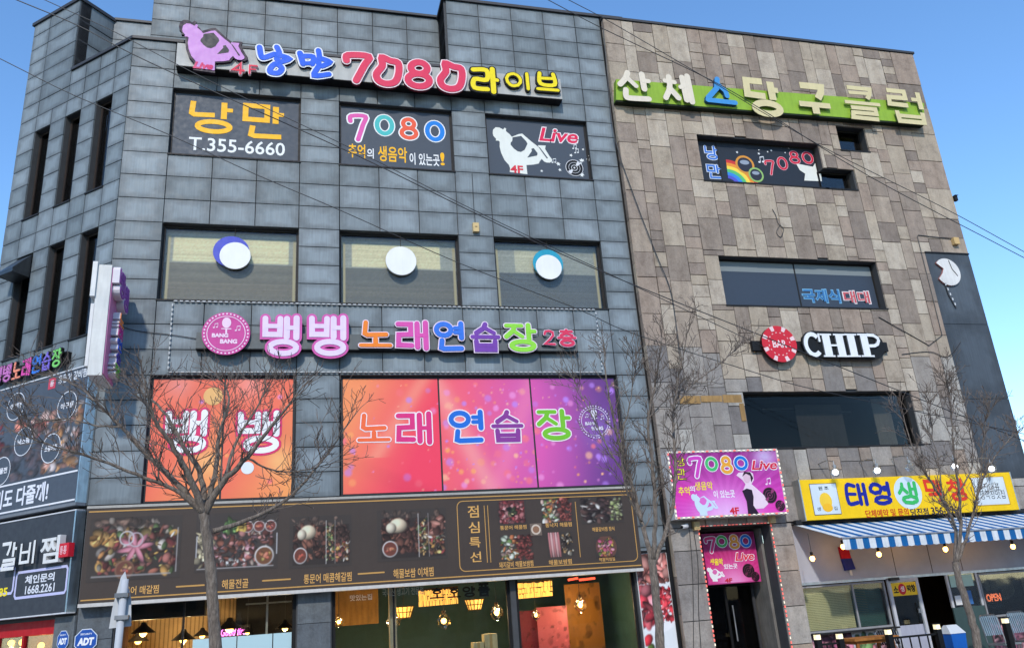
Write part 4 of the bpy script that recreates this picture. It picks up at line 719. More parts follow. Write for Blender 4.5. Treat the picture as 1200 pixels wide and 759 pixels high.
for ch, q in (('갈', (0, 634, 20, 668)), ('비', (23, 632, 43, 662)), ('찜', (46, 628, 68, 659))):
    a = lx(*q)
    if ch == '찜': lw.part('letter', MB().text('찜', *a, -.20, .12, (226, 226, 224), .02), 'plastic')
    else: letter(lw, ch, a, -.20, .12, .15, (230, 230, 228), None, side=(40, 40, 42))
a = lx(68, 636, 79, 652); lw.part('red_badge', MB().box(a[0], a[2], -.32, -.201, a[1], a[3], (214, 30, 50)).text('통통', a[0] + .03, a[1] + .05, a[2] - .05, a[3] - .05, -.324, 0, (250, 190, 196), .02), 'plastic')
mb = MB()
for l, r_ in ((19, 78), (-30, 16)):
    x0, z0, x1, z1 = CH.box(l, 667, r_, 697, .2); mb.ribbon([(x0 + .04, z0), (x1 - .04, z0), (x1, z0 + .05), (x1, z1 - .05), (x1 - .04, z1), (x0 + .04, z1), (x0, z1 - .05), (x0, z0 + .05)], .05, -.204, None, True, False, (196, 196, 232))
x0, z0, x1, z1 = CH.box(30, 672, 64, 682, .2); mb.text('체인문의', x0, z0, x1, z1, -.206, 0, (225, 228, 236), .03); x0, z0, x1, z1 = CH.box(30, 684, 64, 694, .2); mb.text('1668.2261', x0, z0, x1, z1, -.206, 0, (225, 228, 236), .02); x0, z0, x1, z1 = CH.box(-12, 689, 9, 699, .2); mb.text('5285', x0, z0, x1, z1, -.206, 0, (250, 226, 30), .03); lw.part('phone_panels', mb, 'print')
# blade sign at the corner
BL = Frame((-4.0, 0, 0), R(0)); bd = Thing('blade_sign', 'tall white projecting blade sign with coloured letters on its right face', 'sign', FR, (-3.85, -.1, 6.8))
bd.part('box', MB().box(-3.96, -3.70, -1.25, -.25, 6.82, 9.15, (226, 226, 222)), 'paint'); bd.part('side_face', MB().box(-3.699, -3.68, -1.22, -.28, 6.86, 9.1, (206, 130, 176)), 'plastic')
for z in (7.2, 8.7): bd.part('bracket', MB().box(-3.90, -3.80, -.249, .02, z, z + .08, (190, 190, 190)), 'steel')
bfr = Frame((-3.68, -1.2, 0), R(90)); bside = Side(bd, bfr); 
for k, (ch, c) in enumerate((('뱅', (150, 70, 170)), ('뱅', (150, 70, 170)), ('노', (250, 140, 60)), ('래', (206, 60, 150)), ('연', (40, 90, 210)), ('습', (70, 60, 170)), ('장', (110, 200, 70)))):
    if k < 2: q = (.0 + k * .48, 8.55 - k * .12, .5 + k * .48, 9.12 - k * .12)
    else: q = (.30, 8.02 - (k - 2) * .27, .72, 8.02 - (k - 2) * .27 + .25)
    letter(bside, ch, q, 0, .13, .2, c, (236, 210, 232), .05, (226, 220, 226))
for k in range(2): bside.part('letter', MB().ellipse(.86, 6.98 + k * .0, .06, .06, -.1, 0, (240, 240, 240), 12), 'plastic')
bd.part('letter_back', MB().box(-4.05, -3.961, -1.30, -.95, 8.45, 9.2, (230, 230, 228)), 'paint'); bd.part('letter_back', MB().box(-4.02, -3.961, -1.26, -1.0, 7.0, 8.3, (230, 228, 226)), 'paint')
# vent hood on the far third floor window
vh = Thing('vent_hood', 'dark metal vent hood on the farthest left third floor window', 'vent hood', CH, (-3.2, 0, 10.2)); mb = MB(); mb.add([(-3.5, -.0, 10.75), (-2.92, -.0, 10.75), (-2.92, -.42, 10.28), (-3.5, -.42, 10.28), (-3.5, -.0, 10.15), (-2.92, -.0, 10.15), (-2.92, -.42, 10.18), (-3.5, -.42, 10.18)], [(0, 1, 2, 3), (3, 2, 6, 7), (0, 3, 7, 4), (1, 5, 6, 2), (4, 7, 6, 5)], (96, 98, 100)); vh.part('hood', mb, 'steel')
# red shopfront under the corner sign
rs_ = Thing('red_shopfront', 'red framed shop front with warm lights under the corner sign', 'shop front', CH, (-2.4, .1, 0)); mb = MB(); mb.box(-4.18, -.64, .05, .14, 2.16, 2.42, (190, 24, 34)); 
for a in (-4.18, -2.5, -1.66, -.70): mb.box(a, a + .07, .05, .14, .06, 2.159, (176, 22, 30))
rs_.part('frame', mb, 'paint')
for a, b_ in ((-4.1, -2.51), (-2.42, -1.67), (-1.58, -.71)): rs_.part('pane', MB().box(a, b_, .09, .096, .1, 2.15), 'shop_glass')
rs_.part('interior', MB().box(-4.1, -.66, 1.6, 1.7, .05, 2.5, (150, 92, 40)).box(-4.1, -.66, .2, 1.6, 2.45, 2.5, (60, 40, 24)).box(-.70, -.62, .2, 1.6, .05, 2.45, (120, 70, 36)), 'wood')
# round security plates
for px, r_, lb, fr_, o_ in ((100.5, .20, 'blue octagonal security plate, larger and right of the pair', FR, .05), (73.5, .17, 'blue octagonal security plate, narrower and left of the pair', CH, .05)):
    x, z = fr_.px(px, 750, o_); t_ = Thing('security_plate', lb, 'sign', fr_, (x, -.02, z - r_)); oc = lambda k: [(x + r_ * k * math.cos(R(22.5 + 45 * i)) * 1.05, z + r_ * k * math.sin(R(22.5 + 45 * i)) * 1.12) for i in range(8)]
    t_.part('plate', MB().prism(oc(1), -.05, -.021, (220, 230, 240), (120, 130, 140)).prism(oc(.93), -.052, None, (30, 84, 170)), 'plastic'); t_.part('lettering', MB().text('ADT', x - r_ * .72, z - r_ * .42, x + r_ * .72, z + r_ * .26, -.054, 0, (245, 246, 248), .06, .15).text('SECURITY', x - r_ * .5, z + r_ * .5, x + r_ * .5, z + r_ * .66, -.054, 0, (240, 244, 248), .02), 'plastic')
# ================================================================== lamps behind the shop windows
def point(T, loc, col, e, r_=.05):
    l = bpy.data.lights.new('lamp_light', 'POINT'); l.energy = e; l.color = col; l.shadow_soft_size = r_; o = bpy.data.objects.new('lamp_light', l); COL.objects.link(o); o.parent = T.e; o.location = Vector(loc) - Vector(T.base)
def pendant(px, py, y, s_, lb, kind, power=0, grp=None):
    p = at_y(px, py, y); t_ = Thing('pendant_lamp', lb, 'lamp', FR, tuple(p), grp)
    t_.part('cord', MB().tube([(p.x, p.y, p.z + .02), (p.x, p.y, 3.2)], .006, 5, (20, 20, 20)), 'rubber')
    if kind == 'cone': t_.part('shade', MB().lathe(p, [(.26 * s_, -.06 * s_), (.25 * s_, -.05 * s_), (.07 * s_, .10 * s_), (.05 * s_, .16 * s_), (.0, .17 * s_)], 16, (30, 26, 24)), 'paint', smooth=True); t_.part('bulb', MB().ball((p.x, p.y, p.z - .05 * s_), .08 * s_), 'warm_bulb')
    if kind == 'drum':
        t_.part('shade', MB().lathe(p, [(.15 * s_, -.12 * s_), (.24 * s_, .12 * s_)], 14, (240, 170, 60)), 'amber_glass'); mb = MB()
        for k in range(14): a = 2 * math.pi * k / 14; mb.tube([(p.x + .155 * s_ * math.cos(a), p.y + .155 * s_ * math.sin(a), p.z - .13 * s_), (p.x + .245 * s_ * math.cos(a), p.y + .245 * s_ * math.sin(a), p.z + .13 * s_)], .012, 4, (90, 60, 20))
        for z, r_ in ((-.12, .16), (0, .2), (.12, .245)): mb.tube([(p.x + r_ * s_ * math.cos(a), p.y + r_ * s_ * math.sin(a), p.z + z * s_) for a in np.linspace(0, 6.283, 15)], .01, 4, (90, 60, 20))
        t_.part('lattice', mb, 'paint')
    if kind == 'glass': t_.part('globe', MB().lathe(p, [(.02, -.2 * s_), (.16 * s_, -.1 * s_), (.18 * s_, .02 * s_), (.10 * s_, .14 * s_), (.03 * s_, .2 * s_)], 8, (200, 190, 160)), 'bulb_glass'); t_.part('bulb', MB().ball(tuple(p), .07 * s_), 'warm_bulb'); t_.part('collar', MB().lathe(p, [(.04 * s_, .17 * s_), (.05 * s_, .24 * s_), (.0, .25 * s_)], 10, (120, 90, 50)), 'paint')
    if power: point(t_, (p.x, p.y, p.z - .12), (1.0, .68, .34), power * 5.0)
pendant(168, 738, 2.2, 1, 'black cone pendant lamp, upper of the pair at far left of the first window', 'cone', 26); pendant(162, 748, 2.8, .9, 'black cone pendant lamp, lower of the pair at far left of the first window', 'cone')
pendant(215, 746, 2.4, 1, 'black cone pendant lamp just left of the tree trunk', 'cone', 20); pendant(237, 742, 3.2, .8, 'black cone pendant lamp half hidden behind the tree trunk', 'cone'); pendant(269, 733, 2.6, 1.1, 'black cone pendant lamp above the pink neon script', 'cone', 20); pendant(290, 739, 3.4, .6, 'small pendant lamp right of the pink neon script', 'cone'); pendant(334, 733, 1.6, .8, 'black cone pendant lamp beside the grey pillar', 'cone', 12)
t_ = Thing('neon_script', 'small pink neon script glowing above the frosted panes', 'neon sign', FR, tuple(at_y(273, 741, 3.6))); a = FR.box(259, 735, 288, 744, -3.6); t_.part('letters', MB().text('Good fire', *a, 3.6, .03, (255, 60, 200), .005, .3), 'pink_neon'); t_.part('backing', MB().box(a[0] - .1, a[2] + .1, 3.61, 4.39, a[1] - .05, a[3] + .05, (16, 14, 14)), 'paint')
pendant(473, 717, 1.8, 1, 'amber lattice drum lamp, left of the two', 'drum', 10); pendant(556, 708, 1.8, .95, 'amber lattice drum lamp, right of the two', 'drum', 10)
pendant(461, 727, 1.1, .9, 'clear faceted glass lamp below the left drum lamp', 'glass', 5); pendant(520, 727, 1.2, .9, 'unlit looking smoky glass lamp in the middle of the second window', 'glass'); pendant(582, 717, 1.2, .9, 'clear faceted glass lamp at the right end of the second window', 'glass', 5); pendant(397, 728, .9, .6, 'small warm glass lamp beside the wooden partition', 'glass', 6); pendant(628, 720, 1.4, .6, 'small glass lamp in front of the pink poster', 'glass', 3); pendant(680, 708, 1.8, .9, 'pale faceted glass lamp over the tan poster', 'glass', 8)
for (l, r_, py, y), lb in (((491, 537, 708, 2.6), 'hanging gold chandelier band in the second window'), ((604, 648, 699, 2.6), 'hanging gold chandelier band at left of the third window')):
    a = at_y(l, py, y); b_ = at_y(r_, py - 4, y); t_ = Thing('chandelier', lb, 'chandelier', FR, tuple((a + b_) / 2)); mb = MB(); rr = random.Random(l); n = 26
    for k in range(n):
        for z in (0, .12, .24): p = a.lerp(b_, (k + rr.random() * .5) / n); mb.box(p.x - .013, p.x + .013, p.y - .02, p.y + .02, p.z + z - .05, p.z + z + .04 + .05 * rr.random())
    t_.part('glass_drops', mb, 'amber_glass'); t_.part('rail', MB().obox(a + Vector((0, 0, .33)), b_ + Vector((0, 0, .33)), .05, .04, (80, 60, 30)).tube([(a + b_) / 2 + Vector((0, 0, .33)), Vector(((a.x + b_.x) / 2, a.y, 3.2))], .008, 5, (30, 30, 30)), 'paint')
for k, (px, py) in enumerate(((13, 753), (26, 752), (48, 756))):
    d = ray(px, py); p0 = CH.o + CH.ey * 1.0; t0 = (p0 - CAM).dot(CH.ey) / d.dot(CH.ey); p = CAM + d * t0; t_ = Thing('globe_lamp', 'warm globe lamp inside the red shop front, ' + ('leftmost', 'middle', 'rightmost')[k], 'lamp', FR, tuple(p)); t_.part('bulb', MB().ball(tuple(p), .07), 'warm_bulb'); t_.part('cord', MB().tube([p, p + Vector((0, 0, 2.42 - p.z + .03))], .006, 5, (20, 20, 20)), 'rubber'); point(t_, (p.x, p.y, p.z - .12), (1, .55, .22), 18)
# ================================================================== brown stone building
tb = Thing('stone_building', 'building faced with brown and grey stone slabs with a dark panel at its right end', 'building', TN, (0, 0, 0))
TX0, TX1, TZ = 8.33, 18.90, 17.86; tw4 = (10.71, 12.70, 14.62, 14.15); tw4b = (14.55, 12.70, 15.60, 13.36); tws = (15.36, 14.02, 16.34, 14.84); tw3 = (10.75, 9.03, 15.65, 10.43); tw2 = (10.78, 5.27, 15.75, 6.69)
ent = (9.05, 0.02, 10.90, 3.46); sho = (11.48, 0.02, 18.6, 3.42); dark = (17.38, 4.3, 18.90, 10.78)
th_ = [tw4, tw4b, tws, tw3, tw2, ent, sho]
mb = MB(); core_boxes(mb, TX0 + .03, TX1 - .02, 0, TZ - .04, .04, .40, [(10.71, 12.70, 14.62, 14.15), tw4b, tws, tw3, tw2, ent, sho]); mb.box(TX0 + .05, TX1 - .05, .41, 11, TZ - .6, TZ - .3); mb.box(TX0 + .05, TX0 + .3, .41, 11, 0, TZ - .61); mb.box(TX1 - .3, TX1 - .05, .41, 11, 0, TZ - .61); mb.box(TX0 + .31, TX1 - .31, 1.3, 11, 4.0, TZ - .61); tb.part('wall', mb, 'core')
rng = random.Random(11); rects = []; x = TX0; i = 0; prev_w = .5
while x < TX1 - .05:
    w_ = rng.choice([.60, .55, .62] if i % 2 == 0 else [.36, .42, .48, .34]); x2 = x + w_
    if TX1 - x2 < .3: x2 = TX1
    z = 0.0; z -= rng.uniform(0, .5)
    while z < TZ - .06:
        h_ = rng.choice([.85, .95, .7, 1.0, .62] if w_ > .5 else [.42, .62, .8, .34, .9, .28])
        if z < 3.55 and z > 3.3: pass
        z2 = z + h_
        if TZ - .06 - z2 < .25: z2 = TZ - .06
        rects += subtract([(x, max(0, z), x2, z2)], th_ + [dark]); z = z2
    x = x2; i += 1
rects = [q for q in rects if q[3] > 3.62 or q[0] > 18.5]
rects = [(a, max(b_, 3.46) if a < 18.5 else b_, c, d) for a, b_, c, d in rects]
for xa, xb, off in ((TX0, 9.05, .0), (10.90, 11.48, .15)):
    zz = [0, .62 + off, 1.44 + off, 2.22 + off, 2.95, 3.46]; rects += [(xa, a, xb, b_) for a, b_ in zip(zz[:-1], zz[1:])]
rects = [q for q in rects if q[2] - q[0] > .06 and q[3] - q[1] > .06]
clad(tb, rects, .0, .039, lambda q: 'stone' if q[1] > 7.0 or (q[1] > 5.2 and int(q[0] * 7) % 2) else 'stone_grey', 'stone_slab', TN, 300, .018, .018, 5)
LF = Frame((TX0, 0, 0), R(-90)); lfs = Side(tb, LF); lr_ = []; z = 0
rng = random.Random(2)
while z < TZ - .1: h_ = min(rng.choice([.8, .95, .62]), TZ - .06 - z); lr_.append((-.001, z, .148, z + h_)); z += h_
for q in lr_: lfs.part('return_slab', MB().box(q[0], q[2], 0.0, .028, q[1] + .006, q[3] - .006), 'stone')
clad(tb, [(dark[0], 10.78 - (k + 1) * 2.16, dark[2], 10.78 - k * 2.16) for k in range(3)], .004, .035, 'darkclad', 'dark_panel', TN, 9, .012)
tb.part('coping', MB().box(TX0 - .03, TX1 + .04, -.05, .45, TZ - .055, TZ + .02), 'coping'); tb.part('dark_panel_trim', MB().box(dark[0] - .015, dark[2] + .01, -.02, .038, 10.781, 10.82, (30, 30, 32)), 'paint')
# windows
Yt = .24
def twin(q, muls, pane, label, back, bd_=.75, col=(34, 32, 30)): 
    f = window(tb, *q, Yt, .05, muls, pane, col, label=label); 
    if back: tb.part('backing', MB().box(q[0] + .05, q[2] - .05, bd_, bd_ + .03, q[1] + .05, q[3] - .05, back), 'fabric', f)
    return f
t4 = lambda l, t, r, b_: TN.box(l, t, r, b_, -Yt)
w = twin(tw4, (11.42,), None, 'fourth floor window with black film, rainbow, small 낭만 and red 7080', None); tb.part('window_film', MB().box(tw4[0] + .05, tw4[2] - .05, Yt + .01, Yt + .02, tw4[1] + .05, tw4[3] - .05, (44, 50, 60)), 'film', w)
for ch, q in (('낭', (826, 171, 841, 187)), ('만', (829, 193, 845, 209))): letter(tb, ch, t4(*q), Yt + .008, 0, .15, (60, 120, 210), (225, 232, 244), .045, brush=True, parent=w, mat='print')
for ch, q in (('7', (897, 188, 908, 205)), ('0', (911, 184, 923, 199)), ('8', (925, 177, 937, 192)), ('0', (940, 178, 953, 192))): letter(tb, ch, t4(*q), Yt + .008, 0, .2, (214, 40, 66), (236, 190, 200), .03, brush=True, parent=w, mat='print')
mb = MB(); yy = Yt + .006; x0, z0 = TN.px(853, 209, -Yt); zt = tw4[1] + .06
for k, c in enumerate(((206, 60, 60), (240, 150, 60), (250, 220, 80), (90, 190, 120), (60, 140, 220), (90, 90, 200))):
    r_ = .95 - k * .12; mb.prism([(x0 + r_ * math.cos(a), zt + r_ * math.sin(a) * .85) for a in np.linspace(.05, 1.52, 10)] + [(x0 + (r_ - .12) * math.cos(a), zt + (r_ - .12) * math.sin(a) * .85) for a in np.linspace(1.52, .05, 10)], yy - k * .0003, None, c)
tb.part('rainbow_print', mb, 'print', w)
for px, py, r_, c in ((873, 193, .30, (220, 150, 60)), (886, 205, .24, (150, 190, 110))): a, b_ = TN.px(px, py, -Yt); yk = yy - .004 - (px > 880) * .004; tb.part('disc_print', MB().ellipse(a, b_, r_, r_, yk, None, c, 20).ellipse(a, b_, r_ * .78, r_ * .78, yk - .001, None, (50, 52, 64), 20).ellipse(a, b_ + r_ * .25, r_ * .5, r_ * .25, yk - .002, None, (150, 160, 176), 14), 'print', w)
mb = MB()
rr = random.Random(6)
for k in range(16): a, b_ = TN.px(rr.uniform(855, 950), rr.uniform(168, 181), -Yt); star(mb, a, b_, rr.uniform(.02, .05), yy - .002 - k * .0002, (236, 238, 240))
a, b_ = TN.px(890, 190, -Yt); note(mb, a, b_, .2, yy - .007, (230, 232, 236)); tb.part('stars_and_note', mb, 'print', w, kind='stuff')
mb = MB(); a = t4(935, 189, 962, 214); mb.prism([(a[0] + p * (a[2] - a[0]), a[1] + r_ * (a[3] - a[1])) for p, r_ in ((.0, .85), (.35, .8), (.7, .75), (.85, .95), (.9, .6), (1, .55), (.95, .1), (.2, .08), (.3, .4), (.1, .55))], yy - .004, None, (232, 232, 222)); tb.part('white_figure_print', mb, 'print', w)
twin(tw4b, (), 'smoke_glass', 'low dark window joined to the rainbow window at its lower right', (40, 42, 46)); twin(tws, (), 'smoke_glass', 'small square window under the green sign', (44, 46, 50))
w = twin(tw3, (13.15,), None, 'third floor window with blue grey film reading 국제식 대대', None); tb.part('window_film', MB().box(tw3[0] + .05, 13.13, Yt + .012, Yt + .02, 9.08, 10.10, (62, 72, 86)).box(13.17, tw3[2] - .05, Yt + .012, Yt + .02, 9.08, 10.10, (62, 72, 86)), 'film', w); tb.part('clear_strip', MB().box(tw3[0] + .05, 13.13, Yt + .012, Yt + .02, 10.101, 10.38, (128, 136, 138)).box(13.17, tw3[2] - .05, Yt + .012, Yt + .02, 10.101, 10.38, (128, 136, 138)), 'film', w)
mb = MB(); a = t4(940, 338, 985, 355); mb.text('국제식', *a, Yt + .008, 0, (120, 176, 210), .05); b_ = (a[0] + .03, a[1] + .03, a[2] - .03, a[3] - .03); mb.text('국제식', *b_, Yt + .005, 0, (58, 120, 176), .02); tb.part('lettering', mb, 'print', w); mb = MB()
a = t4(988, 340, 1020, 356); mb.text('대대', *a, Yt + .008, 0, (240, 226, 226), .05); b_ = (a[0] + .03, a[1] + .03, a[2] - .03, a[3] - .03); mb.text('대대', *b_, Yt + .005, 0, (206, 90, 96), .02); tb.part('lettering', mb, 'print', w)
w = twin(tw2, (), 'smoke_glass', 'dark second floor window above the yellow shop sign', None); tb.part('blind', MB().box(12.6, 14.0, .62, .64, 5.3, 6.5, (130, 126, 116)), 'fabric', w); tb.part('blind', MB().box(14.95, 15.5, .60, .62, 5.3, 6.65, (220, 212, 190)), 'fabric', w); tb.part('backing', MB().box(10.8, 15.7, 1.1, 1.12, 5.28, 6.68, (34, 33, 34)), 'fabric', w)
for k, px in enumerate((905, 947)): x, z = TN.px(px, 470 + k * 2, -.9); tb.part('ceiling_rail', MB().box(x - .4, x + 1.2, .8, .85, 6.42 - k * .1, 6.46 - k * .1, (150, 150, 146)), 'paint', w)
# golden weathered trim left of that window
for xa, xb, za, zb in ((9.02, 9.58, 6.40, 6.60), (9.60, 10.18, 6.44, 6.60), (10.20, 10.72, 6.42, 6.62), (10.62, 10.75, 5.95, 6.40)): tb.part('ochre_patch', MB().box(xa, xb, -.020, -.0125, za, zb, (176, 140, 90)), 'rough')
# doorway
db = MB(); db.box(9.05, 9.12, .41, 1.25, .02, 3.4, (120, 116, 110)); db.box(10.83, 10.90, .41, 1.25, .02, 3.4, (130, 126, 120)); db.box(9.05, 10.90, .41, 1.25, 3.40, 3.47, (60, 58, 56)); db.box(9.05, 10.9, 1.25, 1.3, .02, 3.47, (18, 18, 19)); tb.part('doorway', db, 'rough')
dr = tb.part('door', MB().box(9.2, 9.27, .98, 1.04, .05, 2.2, (20, 20, 21)).box(10.70, 10.77, .98, 1.04, .05, 2.2, (60, 60, 62)).box(9.27, 10.70, .981, 1.039, 2.13, 2.2, (20, 20, 21)).box(9.97, 10.03, .982, 1.038, .05, 2.13, (16, 16, 17)), 'paint'); tb.part('pane', MB().box(9.28, 9.96, 1.0, 1.01, .08, 2.12), 'smoke_glass', dr); tb.part('pane', MB().box(10.04, 10.69, 1.0, 1.01, .08, 2.12), 'smoke_glass', dr); tb.part('handle', MB().tube([(10.12, .94, .9), (10.12, .94, 1.7)], .018, 8, (190, 190, 190)), 'steel', dr)
# ================================================================== signs on the stone building
gs = Thing('billiards_sign', 'long lime green sign bar with cream 산체스 당구클럽 letters', 'sign', TN, (13.5, 0, 15.2)); q0 = TN.px(722, 97, .2); q1 = TN.px(1083, 128, .2)
z0_, z1_ = TN.px(900, 134, .2)[1], TN.px(900, 106, .2)[1]
bl_, br2 = TN.px(722, 117, .2), TN.px(1083, 145, .2); tl_, tr2 = TN.px(722, 93, .2), TN.px(1083, 121, .2)
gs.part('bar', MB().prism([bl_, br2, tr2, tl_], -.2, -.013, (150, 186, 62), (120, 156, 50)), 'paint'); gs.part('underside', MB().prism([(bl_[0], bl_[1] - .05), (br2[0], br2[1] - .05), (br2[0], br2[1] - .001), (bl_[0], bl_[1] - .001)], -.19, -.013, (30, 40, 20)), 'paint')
g_ = lambda l, t, r, b_: TN.box(l, t, r, b_, .3)
CR = (226, 214, 180)
for ch, q in (('산', (723, 83, 764, 119)), ('체', (776, 86, 812, 121))): letter(gs, ch, g_(*q), -.2, .09, .21, (232, 220, 200), None, side=(130, 120, 100), brush=True, wob=.03)
mb = MB(); a = g_(827, 93, 859, 120); px_ = lambda p, r_: (a[0] + p * (a[2] - a[0]), a[1] + r_ * (a[3] - a[1])); mb.ribbon([px_(.5, 1), px_(.42, .6), px_(.05, .16)], .16, -.30, -.2, False, True, (70, 150, 214), (40, 90, 130)); mb.ribbon([px_(.48, .78), px_(.72, .5), px_(.75, .3)], .15, -.303, -.2, False, True, (70, 150, 214), (40, 90, 130)); mb.ribbon([px_(.02, .06), px_(1, .04)], .15, -.306, -.2, False, True, (70, 150, 214), (40, 90, 130)); gs.part('letter', mb, 'plastic')
for ch, q, tt_ in (('당', (873, 92, 917, 137), .205), ('구', (932, 98, 975, 137), .24), ('클', (988, 102, 1033, 141), .15), ('럽', (1041, 105, 1083, 145), .16)): letter(gs, ch, g_(*q), -.2, .09, tt_, (222, 208, 160), None, side=(140, 128, 96))
# CHIP sign
cs = Thing('bar_sign', 'black bar sign with red poker chip disc and white serif CHIP letters', 'sign', TN, (13.9, 0, 7.9)); c_ = lambda l, t, r, b_, o=.25: TN.box(l, t, r, b_, o)
a = c_(882, 400, 1040, 411, .12); cs.part('bar', MB().box(a[0], a[2], -.12, -.013, a[1], a[3], (26, 27, 29)), 'paint'); x, z = TN.px(913, 403, .2)
rc = .50; chip = cs.part('chip_disc', MB().ellipse(x, z, rc, rc * .98, -.22, -.121, (214, 44, 60), 34, (60, 16, 20)), 'plastic'); mb = MB()
for k in range(8): a0 = R(k * 45 + 20); mb.prism([(x + rc * q * math.cos(a0 + d_), z + rc * q * math.sin(a0 + d_)) for q, d_ in ((.98, -.12), (.98, .12), (.72, .12), (.72, -.12))], -.223, None, (244, 214, 214)); cs.part('edge_spot', mb, 'plastic', chip); mb = MB()
for k in range(16): a0 = R(k * 22.5 + 8); cs.part('inner_dash', MB().prism([(x + rc * q * math.cos(a0 + d_), z + rc * q * math.sin(a0 + d_)) for q, d_ in ((.64, -.07), (.64, .07), (.58, .07), (.58, -.07))], -.223, None, (236, 180, 180)), 'plastic', chip)
mb.text('BAR', x - .2, z - .1, x + .2, z + .1, -.224, 0, (250, 226, 226), .02); cs.part('chip_print', mb, 'plastic', chip)
pl = c_(940, 388, 1035, 419, .2); hh = (pl[3] - pl[1]) / 2; cy_ = (pl[1] + pl[3]) / 2; cs.part('letter_backing', MB().ribbon([(pl[0] + hh, cy_), (pl[2] - hh * .9, cy_ - .03)], hh * 2, -.2, -.121, False, True, (24, 25, 27)), 'paint')
def serif(mb, ch, q, y, d, col, side):
    x0, z0, x1, z1 = q; w_, h_ = x1 - x0, z1 - z0; kk = dict(cap=False, col=col, side=side); Pp = lambda u, v: (x0 + u * w_, z0 + v * h_); st = h_ * .24; n_ = h_ * .07
    bar = lambda u0, v0, u1, v1, e: mb.prism([Pp(u0, v0), Pp(u1, v0), Pp(u1, v1), Pp(u0, v1)], y - d - e, y, col, side)
    if ch == 'C': mb.ribbon([Pp(.5 + .42 * math.cos(t_), .5 + .45 * math.sin(t_)) for t_ in np.linspace(.75, 5.5, 18)], st * .75, y - d, y, False, False, col, side); bar(.86, .62, .97, .98, .002)
    if ch == 'H': bar(.08, 0, .38, 1, 0); bar(.62, 0, .92, 1, .001); bar(.38, .46, .62, .54, .002); [bar(u, v, u + .46, v + .07, .003) for u in (.0, .54) for v in (0, .93)]
    if ch == 'I': bar(.2, 0, .8, 1, 0); bar(0, 0, 1, .07, .002); bar(0, .93, 1, 1, .003)
    if ch == 'P': bar(.12, 0, .42, 1, 0); bar(0, 0, .56, .07, .002); bar(0, .93, .5, 1, .003); mb.ribbon([Pp(.42, .95), Pp(.7, .93), Pp(.86, .82), Pp(.88, .7), Pp(.8, .55), Pp(.66, .48), Pp(.42, .47)], st * .55, y - d - .004, y, False, False, col, side)
for ch, q in (('C', (943, 390, 963, 417)), ('H', (963, 391, 992, 418)), ('I', (992, 391, 1006, 418)), ('P', (1007, 391, 1034, 418))): mb = MB(); serif(mb, ch, c_(*q), -.2, .05, (240, 242, 244), (120, 124, 128)); cs.part('letter', mb, 'plastic')
# traces of older lettering above
# pink billboard
PKB = Thing('pink_billboard', 'bright pink billboard 낭만 7080 Live with dotted bulb border over the entrance', 'sign', TN, (10.0, 0, 3.62)); ob = .35
pc = [TN.px(*p, ob) for p in ((781, 528), (911, 526), (924, 603), (791, 607))]; x0, x1 = (pc[0][0] + pc[3][0]) / 2, (pc[1][0] + pc[2][0]) / 2; z0, z1 = (pc[2][1] + pc[3][1]) / 2, (pc[0][1] + pc[1][1]) / 2
PKB.part('box', MB().box(x0, x1, -ob, -.013, z0, z1, (206, 204, 200)), 'paint'); im = Img(120, 84, (214, 60, 180)); X, Y = im.X, im.Y
im.blend(np.clip(Y * 1.3 - .35, 0, 1) * .8, (120, 40, 110)); ang = np.arctan2(Y - .1, X - .45); im.blend((np.sin(ang * 40) > 0) * .18, (250, 110, 220)); im.glow(.45, .0, .42, (240, 190, 240), .95); im.glow(.1, .35, .14, (236, 50, 170), .7); im.glow(.9, .1, .16, (236, 60, 180), .7); im.glow(.88, .9, .16, (214, 206, 240), .8)
PKB.img('background_print', im, x0 + .05, z0 + .05, x1 - .05, z1 - .05, -ob - .003); k_ = lambda l, t, r, b_: TN.box(l, t, r, b_, ob)
for ch, q, c in (('7', (807, 535, 823, 560), (214, 70, 190)), ('0', (826, 535, 841, 552), (70, 190, 110)), ('8', (844, 534, 858, 555), (240, 170, 60)), ('0', (860, 534, 876, 551), (20, 120, 210))): letter(PKB, ch, k_(*q), -ob - .006, 0, .27, c, (244, 240, 246), .05, brush=True, mat='print')
for ch, q in (('낭', (792, 535, 802, 546)), ('만', (792, 549, 804, 562))): letter(PKB, ch, k_(*q), -ob - .006, 0, .12, (250, 240, 60), (70, 40, 60), .04, brush=True, mat='print')
mb = MB(); a = k_(879, 538, 911, 551); mb.text('Live', *a, -ob - .007, 0, (248, 230, 240), .055, .25); mb.text('Live', a[0] + .02, a[1] + .02, a[2] - .02, a[3] - .02, -ob - .009, 0, (220, 36, 70), .022, .25); PKB.part('live_lettering', mb, 'print'); a = k_(855, 594, 866, 602); PKB.part('floor_mark', MB().text('4F', *a, -ob - .007, 0, (214, 40, 60), .04), 'print'); mb = MB()
for s_, q, c in (('추억', (795, 570, 808, 580), (250, 226, 60)), ('의', (808, 569, 814, 576), (240, 240, 240)), ('생음악', (814, 564, 835, 574), (250, 226, 60)), ('이 있는곳', (836, 574, 861, 583), (244, 244, 248))): a = k_(*q); PKB.part('slogan_word', MB().text(s_, *a, -ob - .007, 0, c, .02), 'print')
mb = MB(); sax(mb, k_(811, 578, 841, 604), -ob - .008, None, (206, 226, 246), (226, 110, 200)); PKB.part('saxophonist_print', mb, 'print')
